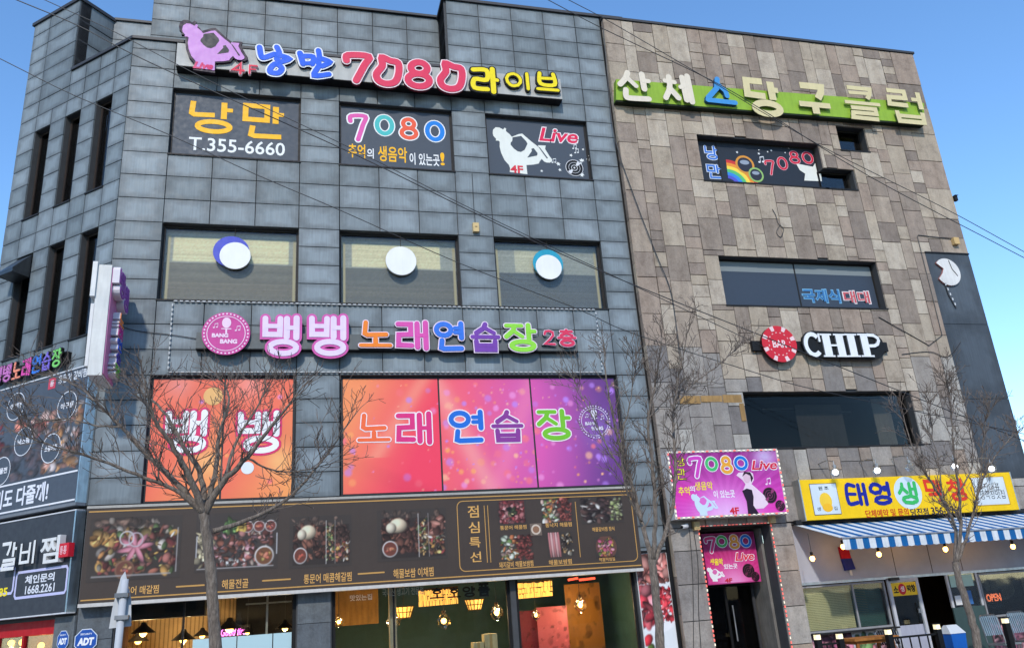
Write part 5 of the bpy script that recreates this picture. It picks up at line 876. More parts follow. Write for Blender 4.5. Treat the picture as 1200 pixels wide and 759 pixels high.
mb = MB(); vx, vz = TN.px(902, 580, ob); vinyl(mb, vx, vz, .19, -ob - .008, (30, 16, 30), (150, 60, 110)); vx, vz = TN.px(914, 592, ob); vinyl(mb, vx, vz, .13, -ob - .014, (30, 16, 30), (150, 60, 110)); nx, nz = TN.px(898, 567, ob); note(mb, nx, nz, .15, -ob - .012, (250, 220, 246)); PKB.part('records_print', mb, 'print')
a = k_(866, 552, 898, 602); u = lambda p, r_: (a[0] + p * (a[2] - a[0]), a[1] + r_ * (a[3] - a[1])); mb = MB()
mb.prism([u(*p) for p in ((.1, .98), (.5, 1), (.62, .95), (.62, .8), (.5, .7), (.62, .62), (.9, .42), (1, .22), (.8, .12), (.45, .12), (.3, 0), (.22, 0), (.25, .3), (.15, .55), (.28, .7), (.2, .8), (.0, .92))], -ob - .009, None, (240, 214, 230)); mb.prism([u(*p) for p in ((.12, .55), (.3, .6), (.48, .56), (.5, .4), (.44, .2), (.6, .0), (.2, .0), (.22, .3))], -ob - .011, None, (40, 22, 44)); mb.ellipse(*u(.36, .86), .09, .13, -ob - .013, None, (226, 190, 206), 14); mb.prism([u(*p) for p in ((.2, .88), (.3, 1.0), (.52, .98), (.6, .84), (.5, .74), (.5, .9), (.35, .95))], -ob - .015, None, (50, 30, 46)); PKB.part('dancer_print', mb, 'print')
def bulbs(T, a, b_, c, d, y, n, m, name='border_bulbs'):
    mb = MB(); P_ = [(a, d), (c, d), (c, b_), (a, b_)]
    for k in range(4):
        p, q = P_[k], P_[(k + 1) % 4]; cnt = n if k % 2 == 0 else m
        for i in range(cnt): t_ = (i + .5) / cnt; xx, zz = p[0] + (q[0] - p[0]) * t_, p[1] + (q[1] - p[1]) * t_; mb.box(xx - (.026 if k % 2 == 0 else .012), xx + (.026 if k % 2 == 0 else .012), y - .03, y, zz - (.012 if k % 2 == 0 else .026), zz + (.012 if k % 2 == 0 else .026), m=1 if i % 3 == 2 else 0)
    T.part(name, mb, ('led_cream', 'led_red'), kind='stuff')
bulbs(PKB, x0 + .025, z0 + .025, x1 - .025, z1 - .025, -ob - .003, 24, 15)
# entrance sign inside the doorway
es = Thing('entrance_sign', 'small pink sign 7080 Live hung inside the dark doorway', 'sign', TN, (10.0, .5, 2.2)); oe = -.55; p0 = TN.px(820, 628, oe); p1 = TN.px(892, 682, oe); e0, e1, ez0, ez1 = TN.px(826, 655, oe)[0], TN.px(888, 655, oe)[0], TN.px(860, 683, oe)[1], TN.px(850, 624, oe)[1]
es.part('board', MB().box(e0, e1, .55, .60, ez0, ez1, (190, 60, 130)), 'plastic'); im = Img(70, 60, (206, 40, 120)); im.blend(np.clip(im.Y * 1.5 - .6, 0, 1) * .8, (110, 20, 60)); im.glow(.5, -.05, .5, (244, 170, 220), .9); im.blend((np.sin(np.arctan2(im.Y, im.X - .5) * 44) > 0) * .15, (250, 120, 190)); es.img('background_print', im, e0 + .02, ez0 + .02, e1 - .02, ez1 - .02, .546); k2 = lambda l, t, r, b_: TN.box(l, t, r, b_, oe)
for ch, q, c in (('7', (826, 629, 839, 648), (226, 60, 120)), ('0', (839, 627, 852, 641), (80, 180, 90)), ('8', (854, 626, 866, 643), (240, 160, 60)), ('0', (867, 626, 880, 641), (30, 120, 210))): letter(es, ch, k2(*q), .543, 0, .26, c, (244, 240, 246), .045, brush=True, mat='print')
mb = MB(); a = k2(860, 646, 884, 657); mb.text('Live', *a, .541, 0, (250, 232, 240), .055, .25); mb.text('Live', a[0] + .02, a[1] + .015, a[2] - .02, a[3] - .015, .539, 0, (226, 40, 70), .022, .25); a = k2(832, 654, 847, 662); mb.text('생음악', *a, .541, 0, (250, 226, 60), .04); a = k2(848, 660, 864, 666); mb.text('있는곳', *a, .541, 0, (250, 240, 250), .03); a = k2(849, 677, 858, 682); mb.text('4F', *a, .538, 0, (206, 40, 60), .04); sax(mb, k2(829, 664, 849, 681), .541, None, (244, 244, 246), (226, 110, 180)); vx, vz = TN.px(877, 668, oe); vinyl(mb, vx, vz, .16, .541, (24, 12, 22), (110, 40, 70)); vx, vz = TN.px(885, 675, oe); vinyl(mb, vx, vz, .11, .536, (24, 12, 22), (110, 40, 70)); es.part('lettering_and_figures', mb, 'print', kind='stuff')
es.part('hanger', MB().box(e0 + .1, e0 + .14, .56, .59, ez1 + .001, 3.40, (40, 40, 40)).box(e1 - .14, e1 - .1, .56, .59, ez1 + .001, 3.40, (40, 40, 40)), 'paint')
ll = Thing('entrance_led_strip', 'red and cream bulb strip outlining the stone doorway', 'light strip', TN, (10.0, -.01, .1)); mb = MB()
for (xa, za, xb, zb, n) in ((9.03, .2, 9.03, 3.46, 34), (9.03, 3.48, 10.92, 3.48, 20), (10.92, .2, 10.92, 3.46, 34)):
    for i in range(n): t_ = (i + .5) / n; xx, zz = xa + (xb - xa) * t_, za + (zb - za) * t_; v_ = xa == xb; mb.box(xx - (.010 if v_ else .026), xx + (.010 if v_ else .026), -.040, -.013, zz - (.026 if v_ else .010), zz + (.026 if v_ else .010), m=1 if i % 4 == 3 else 0)
ll.part('bulbs', mb, ('led_red', 'led_cream'), kind='stuff')
for k, (px, py) in enumerate(((815.5, 616), (904, 608))): x, z = TN.px(px, py, .06); t_ = Thing('sensor_box', 'small cream box at the %s corner of the doorway' % ('upper left', 'upper right')[k], 'electrical box', TN, (x, 0, z - .1)); t_.part('case', MB().box(x - .07, x + .07, -.13, -.013, z - .09, z + .09, (206, 180, 130)), 'plastic'); t_.part('cover', MB().box(x - .05, x + .05, -.145, -.131, z - .06, z + .06, (190, 166, 118)), 'plastic')
x, z = TN.px(802, 616, .1); t_ = Thing('security_camera', 'white bullet camera left of the entrance under the billboard', 'camera', TN, (x, 0, z)); t_.part('body', MB().tube([(x - .12, -.22, z - .03), (x + .05, -.14, z)], .045, 10, (226, 226, 226)), 'plastic'); t_.part('mount', MB().box(x + .02, x + .08, -.13, -.013, z - .05, z + .05, (220, 220, 220)), 'plastic'); t_.part('lens', MB().tube([(x - .135, -.227, z - .033), (x - .12, -.22, z - .03)], .035, 10, (14, 14, 16)), 'plastic')
# white moon on the dark panel
x, z = TN.px(1110, 319, .03); mo = Thing('white_moon_sign', 'broken white disc on the dark panel at the right end', 'sign', TN, (x, -.01, z - .4)); mb = MB()
mb.prism([(x + .42 * math.cos(t_), z + .42 * math.sin(t_)) for t_ in np.linspace(-2.6, 2.45, 26)] + [(x - .12, z + .1), (x - .2, z - .05)], -.06, -.001, (232, 230, 226), (190, 120, 110)); mo.part('disc', mb, 'paint'); mo.part('wire', MB().tube([(x - .2, -.03, z - .2), (x - .15, -.02, z - .7), (x - .02, -.03, z - 1.1)], .02, 6, (20, 20, 22)), 'rubber'); mb = MB()
for k in range(5): mb.box(x - .19 + k * .035 - .015, x - .19 + k * .035 + .02, -.06, -.051, z - .42 - k * .15, z - .35 - k * .15, (220, 222, 224))
mo.part('reflectors', mb, 'plastic'); mo.part('crack_wire', MB().tube([(x + .12, -.066, z + .36), (x + .16, -.068, z + .1), (x + .30, -.066, z - .12)], .010, 5, (50, 60, 76)), 'rubber')
x, z = TN.px(1119, 283, .05); t_ = Thing('corner_box', 'small cream box on the upper edge of the dark panel', 'electrical box', TN, (x, 0, z - .1)); t_.part('case', MB().box(x - .09, x + .09, -.13, -.012, z - .11, z + .1, (210, 176, 120)), 'plastic'); t_.part('cable', MB().tube([(x - .05, -.03, z + .09), (x - 1.2, -.03, z + .16), (x - 1.25, -.03, z + .12), (x - 1.28, -.03, z - 2.9), (x - 1.8, -.03, z - 3.2), (x - 3.2, -.03, z - 2.4)], .012, 5, (20, 20, 20)), 'rubber')
x, z = TN.px(1113, 233, .0); t_ = Thing('roof_camera', 'small dark camera on the right edge of the stone building', 'camera', TN, (18.95, .0, z)); t_.part('body', MB().box(18.901, 19.0, -.08, .02, z - .08, z + .08, (24, 24, 26)), 'plastic'); t_.part('visor', MB().box(18.901, 19.02, -.11, .02, z + .081, z + .09, (30, 30, 32)), 'plastic')
# ================================================================== grill shop at the right
sf = Thing('grill_shopfront', 'white grill shop front with blinds, aluminium door and food posters under the striped awning', 'shop front', TN, (14.9, .2, 0))
WH = (196, 198, 206)
sf.part('fascia', MB().box(11.50, 18.58, .18, .26, 2.06, 3.40, WH), 'render_white'); sf.part('rail', MB().box(11.5, 18.58, .14, .179, 2.02, 2.08, (206, 208, 212)), 'steel')
for x in (14.25, 15.3, 16.2): sf.part('joint', MB().box(x - .006, x + .006, .174, .1795, 2.09, 3.3, (60, 60, 64)), 'paint')
f = window(sf, 11.55, .95, 13.85, 2.0, .18, .045, (12.95,), 'glass', (150, 152, 156), sill=True, label='wide window with cream and green blinds')
for k in range(26): z = 1.0 + k * .038; sf.part('blind_slat', MB().box(11.6, 12.95, .33, .35, z, z + .032, (206, 196, 146)), 'plastic', f); sf.part('blind_slat', MB().box(12.97, 13.80, .33, .35, z, z + .032, (66, 92, 84)), 'plastic', f)
im = Img(100, 36, (170, 110, 130)); rr = random.Random(31); scatter(im, 110, rr, 0, 0, .48, 1, [(190, 120, 140), (150, 84, 110), (206, 150, 160), (120, 70, 90)], .04, .09); im.blend((im.X > .48) * 1., (206, 206, 210)); scatter(im, 26, rr, .5, .1, .72, .9, [(110, 140, 90), (70, 100, 70), (190, 206, 150)], .03, .07); scatter(im, 16, rr, .7, .0, .98, .6, [(206, 150, 160), (190, 120, 130)], .03, .06)
sf.part('poster_board', MB().box(11.55, 13.85, .16, .20, .12, .92, (180, 180, 184)), 'print'); sf.img('poster_print', im, 11.56, .13, 13.84, .91, .157)
# door leaf and open doorway
d_ = sf.part('door', MB().box(13.92, 14.0, .15, .21, .05, 2.02, (196, 200, 208)).box(14.72, 14.80, .15, .21, .05, 2.02, (196, 200, 208)).box(14.0, 14.72, .151, .209, 1.94, 2.02, (196, 200, 208)).box(14.0, 14.72, .151, .209, .05, .95, (176, 180, 196)), 'paint'); sf.part('pane', MB().box(14.0, 14.72, .175, .181, .951, 1.939), 'shop_glass', d_); sf.part('handle', MB().tube([(14.66, .10, .75), (14.66, .10, 1.45)], .018, 8, (206, 206, 206)).box(14.60, 14.70, .11, .149, 1.2, 1.3, (180, 180, 184)), 'steel', d_)
mb = MB(); mb.box(14.0, 14.72, .163, .173, 1.62, 1.92, (250, 206, 40)); a = TN.box(1040, 674, 1067, 684, -.16); mb.ellipse(14.3, 1.77, .11, .13, .161, None, (206, 30, 50), 18); mb.text('소', 14.05, 1.69, 14.19, 1.85, .161, 0, (20, 20, 20), .04); mb.text('생', 14.25, 1.71, 14.36, 1.84, .159, 0, (250, 240, 240), .02); mb.text('막창', 14.44, 1.69, 14.68, 1.86, .161, 0, (20, 20, 20), .05); sf.part('door_sign', mb, 'print', d_)
sf.part('door_closer', MB().box(13.95, 14.2, .05, .149, 1.98, 2.05, (50, 50, 52)), 'plastic', d_)
g2 = sf.part('side_screen', MB().box(15.62, 16.55, .15, .19, .05, 1.25, (62, 84, 84)).box(15.62, 15.68, .15, .20, 1.251, 2.02, (196, 200, 206)).box(16.50, 16.56, .15, .20, 1.251, 2.02, (196, 200, 206)), 'paint'); sf.part('pane', MB().box(15.68, 16.5, .17, .176, 1.251, 2.02), 'shop_glass', g2); sf.part('notice', MB().box(15.75, 16.1, .155, .166, 1.3, 1.52, (216, 220, 222)).box(16.12, 16.26, .155, .166, 1.3, 1.62, (60, 110, 170)).box(15.72, 16.4, .155, .166, 1.72, 2.0, (170, 206, 196)), 'print', g2)
f = window(sf, 16.6, .95, 18.5, 2.0, .18, .045, (), 'shop_glass', (150, 152, 156), label='right window with round lantern and OPEN sign'); im = Img(70, 36, (150, 96, 116)); scatter(im, 90, rr, 0, 0, 1, 1, [(176, 120, 136), (120, 76, 96), (60, 50, 56), (196, 150, 160)], .05, .1); sf.part('poster_board', MB().box(16.6, 18.5, .16, .2, .12, .92, (150, 120, 130)), 'print'); sf.img('poster_print', im, 16.61, .13, 18.49, .91, .157)
for k in range(26): z = 1.0 + k * .038; sf.part('blind_slat', MB().box(18.05, 18.46, .33, .35, z, z + .032, (190, 180, 140)), 'plastic', f)
rm = MB(); rm.box(11.5, 18.58, 3.6, 3.7, 0, 3.0, (90, 60, 36)); rm.box(11.4, 11.48, .3, 3.6, 0, 3.0, (60, 46, 34)); rm.box(18.59, 18.66, .3, 3.6, 0, 3, (60, 46, 34)); rm.box(11.4, 18.66, .27, 3.7, 3.0, 3.1, (30, 28, 26)); rm.box(11.5, 18.6, .3, 3.6, -.01, .03, (60, 50, 44)); sf.part('interior', rm, 'wood')
sf.part('menu_board', MB().box(15.1, 15.7, 3.5, 3.59, 1.2, 2.1, (176, 140, 60)), 'print')
x, z = TN.px(1172, 683, -1.2); ln = Thing('round_lantern', 'pale round paper disc hanging inside the right window', 'lantern', TN, (x, 1.2, z - .35)); ln.part('disc', MB().ellipse(x, z, .48, .42, 1.2, 1.26, (206, 196, 160), 26), 'fabric'); ln.part('cord', MB().tube([(x, 1.23, z + .4), (x, 1.23, 3.0)], .008, 5, (30, 30, 30)), 'rubber')
a = TN.box(1156, 695, 1173, 704, -.4); op = Thing('open_neon', 'orange OPEN neon sign in the right window', 'neon sign', TN, ((a[0] + a[2]) / 2, .4, a[1])); op.part('board', MB().box(a[0] - .06, a[2] + .06, .405, .43, a[1] - .08, a[3] + .08, (14, 14, 16)), 'plastic'); op.part('letters', MB().text('OPEN', *a, .402, .01, (255, 90, 60), .01), 'orange_neon'); op.part('cord', MB().tube([((a[0] + a[2]) / 2, .42, a[3] + .08), ((a[0] + a[2]) / 2, .42, 2.0)], .006, 5, (20, 20, 20)), 'rubber')
# hanging doll-like red and blue banner
a = TN.box(984, 640, 1000, 668, -.14); hb = Thing('cloth_charm', 'small red and blue cloth charm hanging on the white fascia', 'charm', TN, ((a[0] + a[2]) / 2, .17, a[1])); c0 = (a[0] + a[2]) / 2; zm = (a[1] + a[3]) / 2; hb.part('upper_cloth', MB().prism([(c0 - .14, zm), (c0 + .12, zm), (c0 + .10, a[3]), (c0 - .16, a[3])], .12, .179, (190, 30, 46)), 'fabric'); hb.part('lower_cloth', MB().prism([(c0 - .10, a[1]), (c0 + .18, a[1] + .02), (c0 + .13, zm - .002), (c0 - .14, zm - .002)], .12, .179, (44, 54, 130)), 'fabric'); hb.part('tassel', MB().box(c0 + .02, c0 + .08, .14, .175, a[1] - .12, a[1] - .001, (226, 226, 220)), 'fabric')
# yellow sign
os_ = .30; pc = [TN.px(*p, os_) for p in ((937, 562), (1184, 553), (1193, 597), (945, 609))]; x0, x1 = (pc[0][0] + pc[3][0]) / 2, (pc[1][0] + pc[2][0]) / 2; z0, z1 = (pc[2][1] + pc[3][1]) / 2, (pc[0][1] + pc[1][1]) / 2
ys = Thing('yellow_shop_sign', 'bright yellow shop sign 태영생막창 above the striped awning', 'sign', TN, ((x0 + x1) / 2, 0, z0)); YL = (255, 208, 16)
ys.part('box', MB().box(x0, x1, -os_, -.013, z0, z1, YL), 'plastic'); ys.part('end_cap', MB().box(x0 - .03, x0 - .001, -os_ - .003, -.013, z0 - .01, z1 + .01, (214, 214, 210)).box(x1 + .001, x1 + .03, -os_ - .003, -.013, z0 - .01, z1 + .01, (214, 214, 210)), 'steel'); y_ = lambda l, t, r, b_: TN.box(l, t, r, b_, os_)
for ch, q in (('태', (991, 565, 1017, 593)), ('영', (1019, 564, 1045, 592))): letter(ys, ch, y_(*q), -os_, 0, .215, (24, 40, 150), None, brush=True, wob=.02, mat='print')
cx, cz = TN.px(1064, 577, os_); ys.part('white_disc', MB().ellipse(cx, cz, .40, .40, -os_ - .003, None, (214, 232, 240), 30), 'print'); letter(ys, '생', y_(1052, 564, 1076, 591), -os_ - .004, 0, .2, (60, 190, 100), None, brush=True, wob=.02, mat='print')
for ch, q in (('막', (1084, 561, 1106, 588)), ('창', (1110, 560, 1133, 587))): letter(ys, ch, y_(*q), -os_, 0, .19, (230, 60, 36), None, brush=True, wob=.02, mat='print')
mb = MB()
for s_, q, c in (('단체예약 및 문의', (1014, 596, 1065, 605), (206, 60, 30)), ('당진점', (1067, 595, 1088, 604), (30, 26, 60)), ('356-7969', (1091, 593, 1127, 602), (30, 26, 60))): ys.part('phone_line', MB().text(s_, *y_(*q), -os_ - .005, 0, c, .02), 'print')
mb = MB(); a = y_(951, 566, 983, 603); mb.box(a[0], a[2], -os_ - .006, -os_ - .003, a[1], a[3], (80, 90, 100)); mb.box(a[0] + .015, a[2] - .015, -os_ - .008, -os_ - .0062, a[1] + .015, a[3] - .015, (214, 226, 232)); cx = (a[0] + a[2]) / 2; mb.ellipse(cx, a[3] - .42, .17, .2, -os_ - .0095, None, (250, 206, 60), 16); mb.ellipse(cx + .02, a[3] - .58, .14, .1, -os_ - .0105, None, (250, 190, 40), 14); mb.text('원 조', cx - .14, a[3] - .16, cx + .14, a[3] - .07, -os_ - .0095, 0, (40, 60, 70), .02); mb.text('생 막 창 집', cx - .28, a[1] + .1, cx + .28, a[1] + .19, -os_ - .0095, 0, (70, 80, 90), .01); ys.part('left_card', mb, 'print')
mb = MB(); a = y_(1141, 558, 1180, 592); mb.box(a[0], a[2], -os_ - .006, -os_ - .003, a[1], a[3], (206, 160, 20)); mb.box(a[0] + .02, a[2] - .02, -os_ - .008, -os_ - .0062, a[1] + .02, a[3] - .02, (220, 228, 230)); mb.text('당진대표', a[0] + .15, a[3] - .38, a[2] - .2, a[3] - .16, -os_ - .0095, 0, (40, 44, 50), .0); mb.text('생막창맛집', a[0] + .15, a[1] + .16, a[2] - .1, a[1] + .38, -os_ - .0095, 0, (40, 44, 50), .0); ys.part('right_card', mb, 'print')
# lamps over the yellow sign
for k, (px, py) in enumerate(((979, 553), (1028, 551), (1066, 547), (1119, 546), (1162, 549))):
    p = at_y(px, py, -.15 - .55); t_ = Thing('sign_lamp', 'glass globe lamp over the yellow sign, %s from the left' % ('first', 'second', 'third', 'fourth', 'fifth')[k], 'lamp', FR, tuple(p), 'globe lamps over the yellow sign')
    t_.part('globe', MB().ball(tuple(p), .12, 14), 'bulb_glass', smooth=True); t_.part('bulb', MB().ball(tuple(p), .07, 10), 'white_bulb' if k != 2 else 'bulb_glass'); t_.part('arm', MB().tube([(p.x - .05, -.165, p.z + .3), (p.x - .05, -.5, p.z + .32), (p.x, p.y, p.z + .26), (p.x, p.y, p.z + .11)], .012, 6, (206, 206, 206)), 'steel'); t_.part('socket', MB().lathe(tuple(p), [(.04, .10), (.045, .17), (.0, .18)], 10, (200, 200, 200)), 'steel')
# awning
aw = Thing('striped_awning', 'blue and white striped awning over the grill shop', 'awning', TN, (15, 0, 2.9)); ax0, ax1 = 11.55, 19.4; zt_ = 3.40; out_ = 1.5; zf = TN.px(1070, 627, out_)[1] + .03; BLU, WHT = (24, 104, 168), (226, 232, 236); n = 47
mbb, mbw = MB(), MB(); ww = (ax1 - ax0) / n
for k in range(n):
    a, b_ = ax0 + k * ww, ax0 + (k + 1) * ww; m_ = mbb if k % 2 else mbw; c = BLU if k % 2 else WHT; sk = .45
    m_.add([(a - .0, -.02, zt_), (b_, -.02, zt_), (b_ + .18, -out_, zf), (a + .18, -out_, zf), (a, -.02, zt_ - .01), (b_, -.02, zt_ - .01), (b_ + .18, -out_ + .005, zf - .012), (a + .18, -out_ + .005, zf - .012)], [(0, 3, 2, 1), (4, 5, 6, 7)], c)
    m_.prism([(a + .18, zf - .006), (b_ + .18, zf - .006), (b_ + .18, zf - .24), (a + .18 + ww / 2, zf - .255), (a + .18, zf - .24)], -out_ - .004, -out_ + .004, c)
aw.part('white_stripes', mbw, 'fabric'); aw.part('blue_stripes', mbb, 'fabric'); aw.part('front_bar', MB().tube([(ax0 + .15, -out_ - .01, zf), (ax1 + .2, -out_ - .01, zf)], .022, 8, (214, 214, 214)), 'steel'); aw.part('cassette', MB().box(ax0, ax1, -.12, -.013, zt_ + .002, zt_ + .10, (40, 42, 46)), 'paint')
for x in (12.4, 17.8): aw.part('arm', MB().tube([(x, -.0, zt_ - .25), (x + .5, -.5, (zt_ + zf) / 2 - .2), (x + .18, -out_ + .04, zf - .03)], .02, 6, (200, 200, 200)), 'steel')
# warm bulbs under the awning
for k, (px, py) in enumerate(((952, 654), (988, 640), (1030, 649), (1067, 635), (1108, 643), (1141, 631), (1187, 640))):
    yo = -.95 if k % 2 == 0 else -.55; p = at_y(px, py, yo); zc = zt_ + (zf - zt_) * (-yo - .15) / out_ - .02; t_ = Thing('string_bulb', 'warm bulb under the awning, %s from the left' % ('first', 'second', 'third', 'fourth', 'fifth', 'sixth', 'seventh')[k], 'light bulb', FR, tuple(p), 'warm bulbs under the awning')
    t_.part('bulb', MB().ball((p.x, p.y, p.z), .055, 10, sz=1.15), 'warm_bulb', smooth=True); t_.part('socket', MB().lathe(tuple(p), [(.03, .05), (.035, .14), (.0, .15)], 10, (24, 24, 24)), 'plastic'); t_.part('cord', MB().tube([(p.x, p.y, p.z + .14), (p.x, p.y, max(zc, p.z + .2))], .008, 5, (20, 20, 20)), 'rubber'); point(t_, (p.x, p.y, p.z - .1), (1, .5, .16), 2.2, .06)
# furniture outside
def ray_z(px, py, z): d = ray(px, py); return CAM + d * ((z - CAM.z) / d.z)
p = at_y(1013, 746, -1.0); tt = Thing('wooden_table', 'orange brown wooden table in front of the blinds', 'table', FR, (p.x, -1.0, 0)); zt2 = p.z
tt.part('top', MB().box(p.x - .5, p.x + .62, -1.35, -.65, zt2 - .05, zt2, (196, 128, 60)), 'wood'); tt.part('apron', MB().box(p.x - .42, p.x + .54, -1.28, -.72, zt2 - .12, zt2 - .051, (170, 104, 46)), 'wood')
for sx in (-.42, .48):
    for sy in (-1.28, -.78): tt.part('leg', MB().box(p.x + sx, p.x + sx + .06, sy, sy + .06, 0, zt2 - .121, (176, 110, 50)), 'wood')
def post(px, py, y, lb):
    p = at_y(px, py, y); t_ = Thing('bollard_lamp', lb, 'lamp post', FR, (p.x, y, 0), 'black posts with square cap lamps'); zt3 = p.z
    t_.part('post', MB().box(p.x - .06, p.x + .06, y - .06, y + .06, 0, zt3 - .1, (20, 20, 22)), 'paint'); t_.part('cap_lamp', MB().box(p.x - .05, p.x + .05, y - .05, y + .05, zt3 - .099, zt3 + .0), 'cap_light'); t_.part('cap', MB().box(p.x - .07, p.x + .07, y - .07, y + .07, zt3 + .001, zt3 + .025, (20, 20, 22)), 'paint'); return p
ps_ = [post(957, 743, -1.6, 'black post with lit square cap, leftmost'), post(983, 742, -1.6, 'black post with lit square cap, second from the left'), post(1040, 737, -1.6, 'black post with lit square cap beside the dark chair'), post(1097, 731, -1.6, 'black post with lit square cap in front of the open doorway'), post(1177, 724, -1.6, 'black post with lit square cap between the metal chairs')]
for a, b_, lb in ((0, 1, 'short black railing between the two left posts'), (2, 3, 'black railing in front of the shop door')):
    pa, pb = ps_[a], ps_[b_]; zr = min(pa.z, pb.z) - .16; rl = Thing('railing', lb, 'railing', FR, ((pa.x + pb.x) / 2, -1.6, 0), 'black railings before the shop'); rl.part('top_rail', MB().box(pa.x + .061, pb.x - .061, -1.62, -1.58, zr - .04, zr, (20, 20, 22)), 'paint'); nb = max(3, int((pb.x - pa.x) / .22))
    for k in range(1, nb): xx = pa.x + .06 + (pb.x - pa.x - .12) * k / nb; rl.part('bar', MB().box(xx - .012, xx + .012, -1.612, -1.588, 0, zr - .041, (20, 20, 22)), 'paint')
def chair(px, py, y, w_, col, mat, lb, slope=1):
    p = at_y(px, py, y); t_ = Thing('chair', lb, 'chair', FR, (p.x, y, 0), 'chairs outside the grill shop'); zt3 = p.z
    t_.part('seat', MB().box(p.x - w_ / 2, p.x + w_ / 2, y - .45, y, .42, .46, col), mat)
    bk = MB(); fr_pts = [(p.x - w_ / 2, y, .46), (p.x - w_ / 2, y + .08, zt3 - .06), (p.x - w_ / 2 + .06, y + .09, zt3), (p.x + w_ / 2 - .06, y + .09, zt3), (p.x + w_ / 2, y + .08, zt3 - .06), (p.x + w_ / 2, y, .46)]; t_.part('back_frame', MB().tube(fr_pts, .014, 6, (150, 152, 154)), 'steel')
    n_ = 9
    for k in range(n_): xx = p.x - w_ / 2 + w_ * (k + .5) / n_; t_.part('back_slat', MB().obox((xx, y + .01, .62), (xx, y + .085, zt3 - .02), w_ / n_ * .62, .012, col), mat)
    for sx in (-1, 1):
        for sy in (0, -.42): t_.part('leg', MB().tube([(p.x + sx * w_ * .46, y + sy, .42), (p.x + sx * w_ * .5, y + sy * 1.08, 0)], .013, 6, (140, 142, 144)), 'steel')
chair(1160, 720, -1.0, .5, (176, 180, 180), 'steel', 'grey slatted metal chair left of the cap lamp at the far right'); chair(1192, 716, -.95, .5, (176, 180, 180), 'steel', 'grey slatted metal chair cut by the right edge'); chair(1040, 737, -.75, .55, (34, 34, 38), 'fabric', 'dark fabric chair beside the wooden table')
p = at_y(1114, 736, -1.05); bn_ = Thing('blue_bin', 'blue waste bin with white swing lid by the doorway', 'bin', FR, (p.x, -1.05, 0)); bn_.part('body', MB().add([(p.x - .15, -1.2, 0), (p.x + .15, -1.2, 0), (p.x + .15, -.9, 0), (p.x - .15, -.9, 0), (p.x - .2, -1.25, p.z - .1), (p.x + .2, -1.25, p.z - .1), (p.x + .2, -.85, p.z - .1), (p.x - .2, -.85, p.z - .1)], [(0, 1, 5, 4), (1, 2, 6, 5), (2, 3, 7, 6), (3, 0, 4, 7), (0, 3, 2, 1), (4, 5, 6, 7)], (24, 100, 190)), 'plastic'); bn_.part('lid', MB().add([(p.x - .21, -1.26, p.z - .099), (p.x + .21, -1.26, p.z - .099), (p.x + .21, -.84, p.z - .099), (p.x - .21, -.84, p.z - .099), (p.x - .14, -1.1, p.z + .08), (p.x + .14, -1.1, p.z + .08), (p.x + .14, -1.0, p.z + .08), (p.x - .14, -1.0, p.z + .08)], [(0, 1, 5, 4), (1, 2, 6, 5), (2, 3, 7, 6), (3, 0, 4, 7), (4, 5, 6, 7)], (206, 214, 220)), 'plastic')
# boxes on the counter behind the second window
for (l, t, r_, b_), lb in (((568, 742, 583, 760), 'pale cardboard box standing on the counter behind the second window'), ((555, 752, 567, 762), 'smaller pale box left of the tall one on the counter')):
    a = FR.box(l, t, r_, b_, -.8); bx_ = Thing('cardboard_box', lb, 'box', FR, ((a[0] + a[2]) / 2, .8, a[1])); bx_.part('carton', MB().box(a[0], a[2], .8, 1.1, a[1], a[3], (206, 190, 150)), 'rough'); bx_.part('tape', MB().box((a[0] + a[2]) / 2 - .03, (a[0] + a[2]) / 2 + .03, .797, .7995, a[1] + .01, a[3] - .001, (180, 150, 100)), 'plastic')
zc_ = min(FR.box(568, 742, 583, 760, -.8)[1], FR.box(555, 752, 567, 762, -.8)[1]); ct = Thing('window_counter', 'dark counter behind the second shop window', 'counter', FR, (3.3, 1.0, .04)); ct.part('top', MB().box(2.2, 4.4, .7, 1.3, zc_ - .06, zc_ - .001, (70, 60, 50)), 'wood'); ct.part('front', MB().box(2.25, 4.35, .75, 1.25, .05, zc_ - .061, (40, 44, 44)), 'wood')
# ================================================================== street sign seen from behind
p = at_y(143, 690, -9.0); zt = at_y(146, 672, -9.0).z; sg = Thing('traffic_sign', 'back of a narrow grey traffic sign on a galvanised pole at lower left', 'sign', FR, (p.x, -9.0, -.13)); sg.part('pole', MB().tube([(p.x - .04, -9.0, -.13), (p.x + .02, -9.0, zt - .05)], .034, 12, (196, 200, 204)), 'paint', smooth=True)
mb = MB(); u0 = lambda px, py: (at_y(px, py, -8.94).x, at_y(px, py, -8.94).z)
mb.prism([u0(147, 669), u0(154, 702), u0(154, 733), u0(128, 736), u0(132, 712), u0(142, 676)], -8.955, -8.945, (206, 210, 212)); sg.part('plate', mb, 'paint')
for py in (697, 723): q = at_y(143, py, -9.0); sg.part('clamp', MB().box(q.x - .06, q.x + .06, -9.045, -8.956, q.z - .02, q.z + .02, (160, 164, 166)), 'steel')
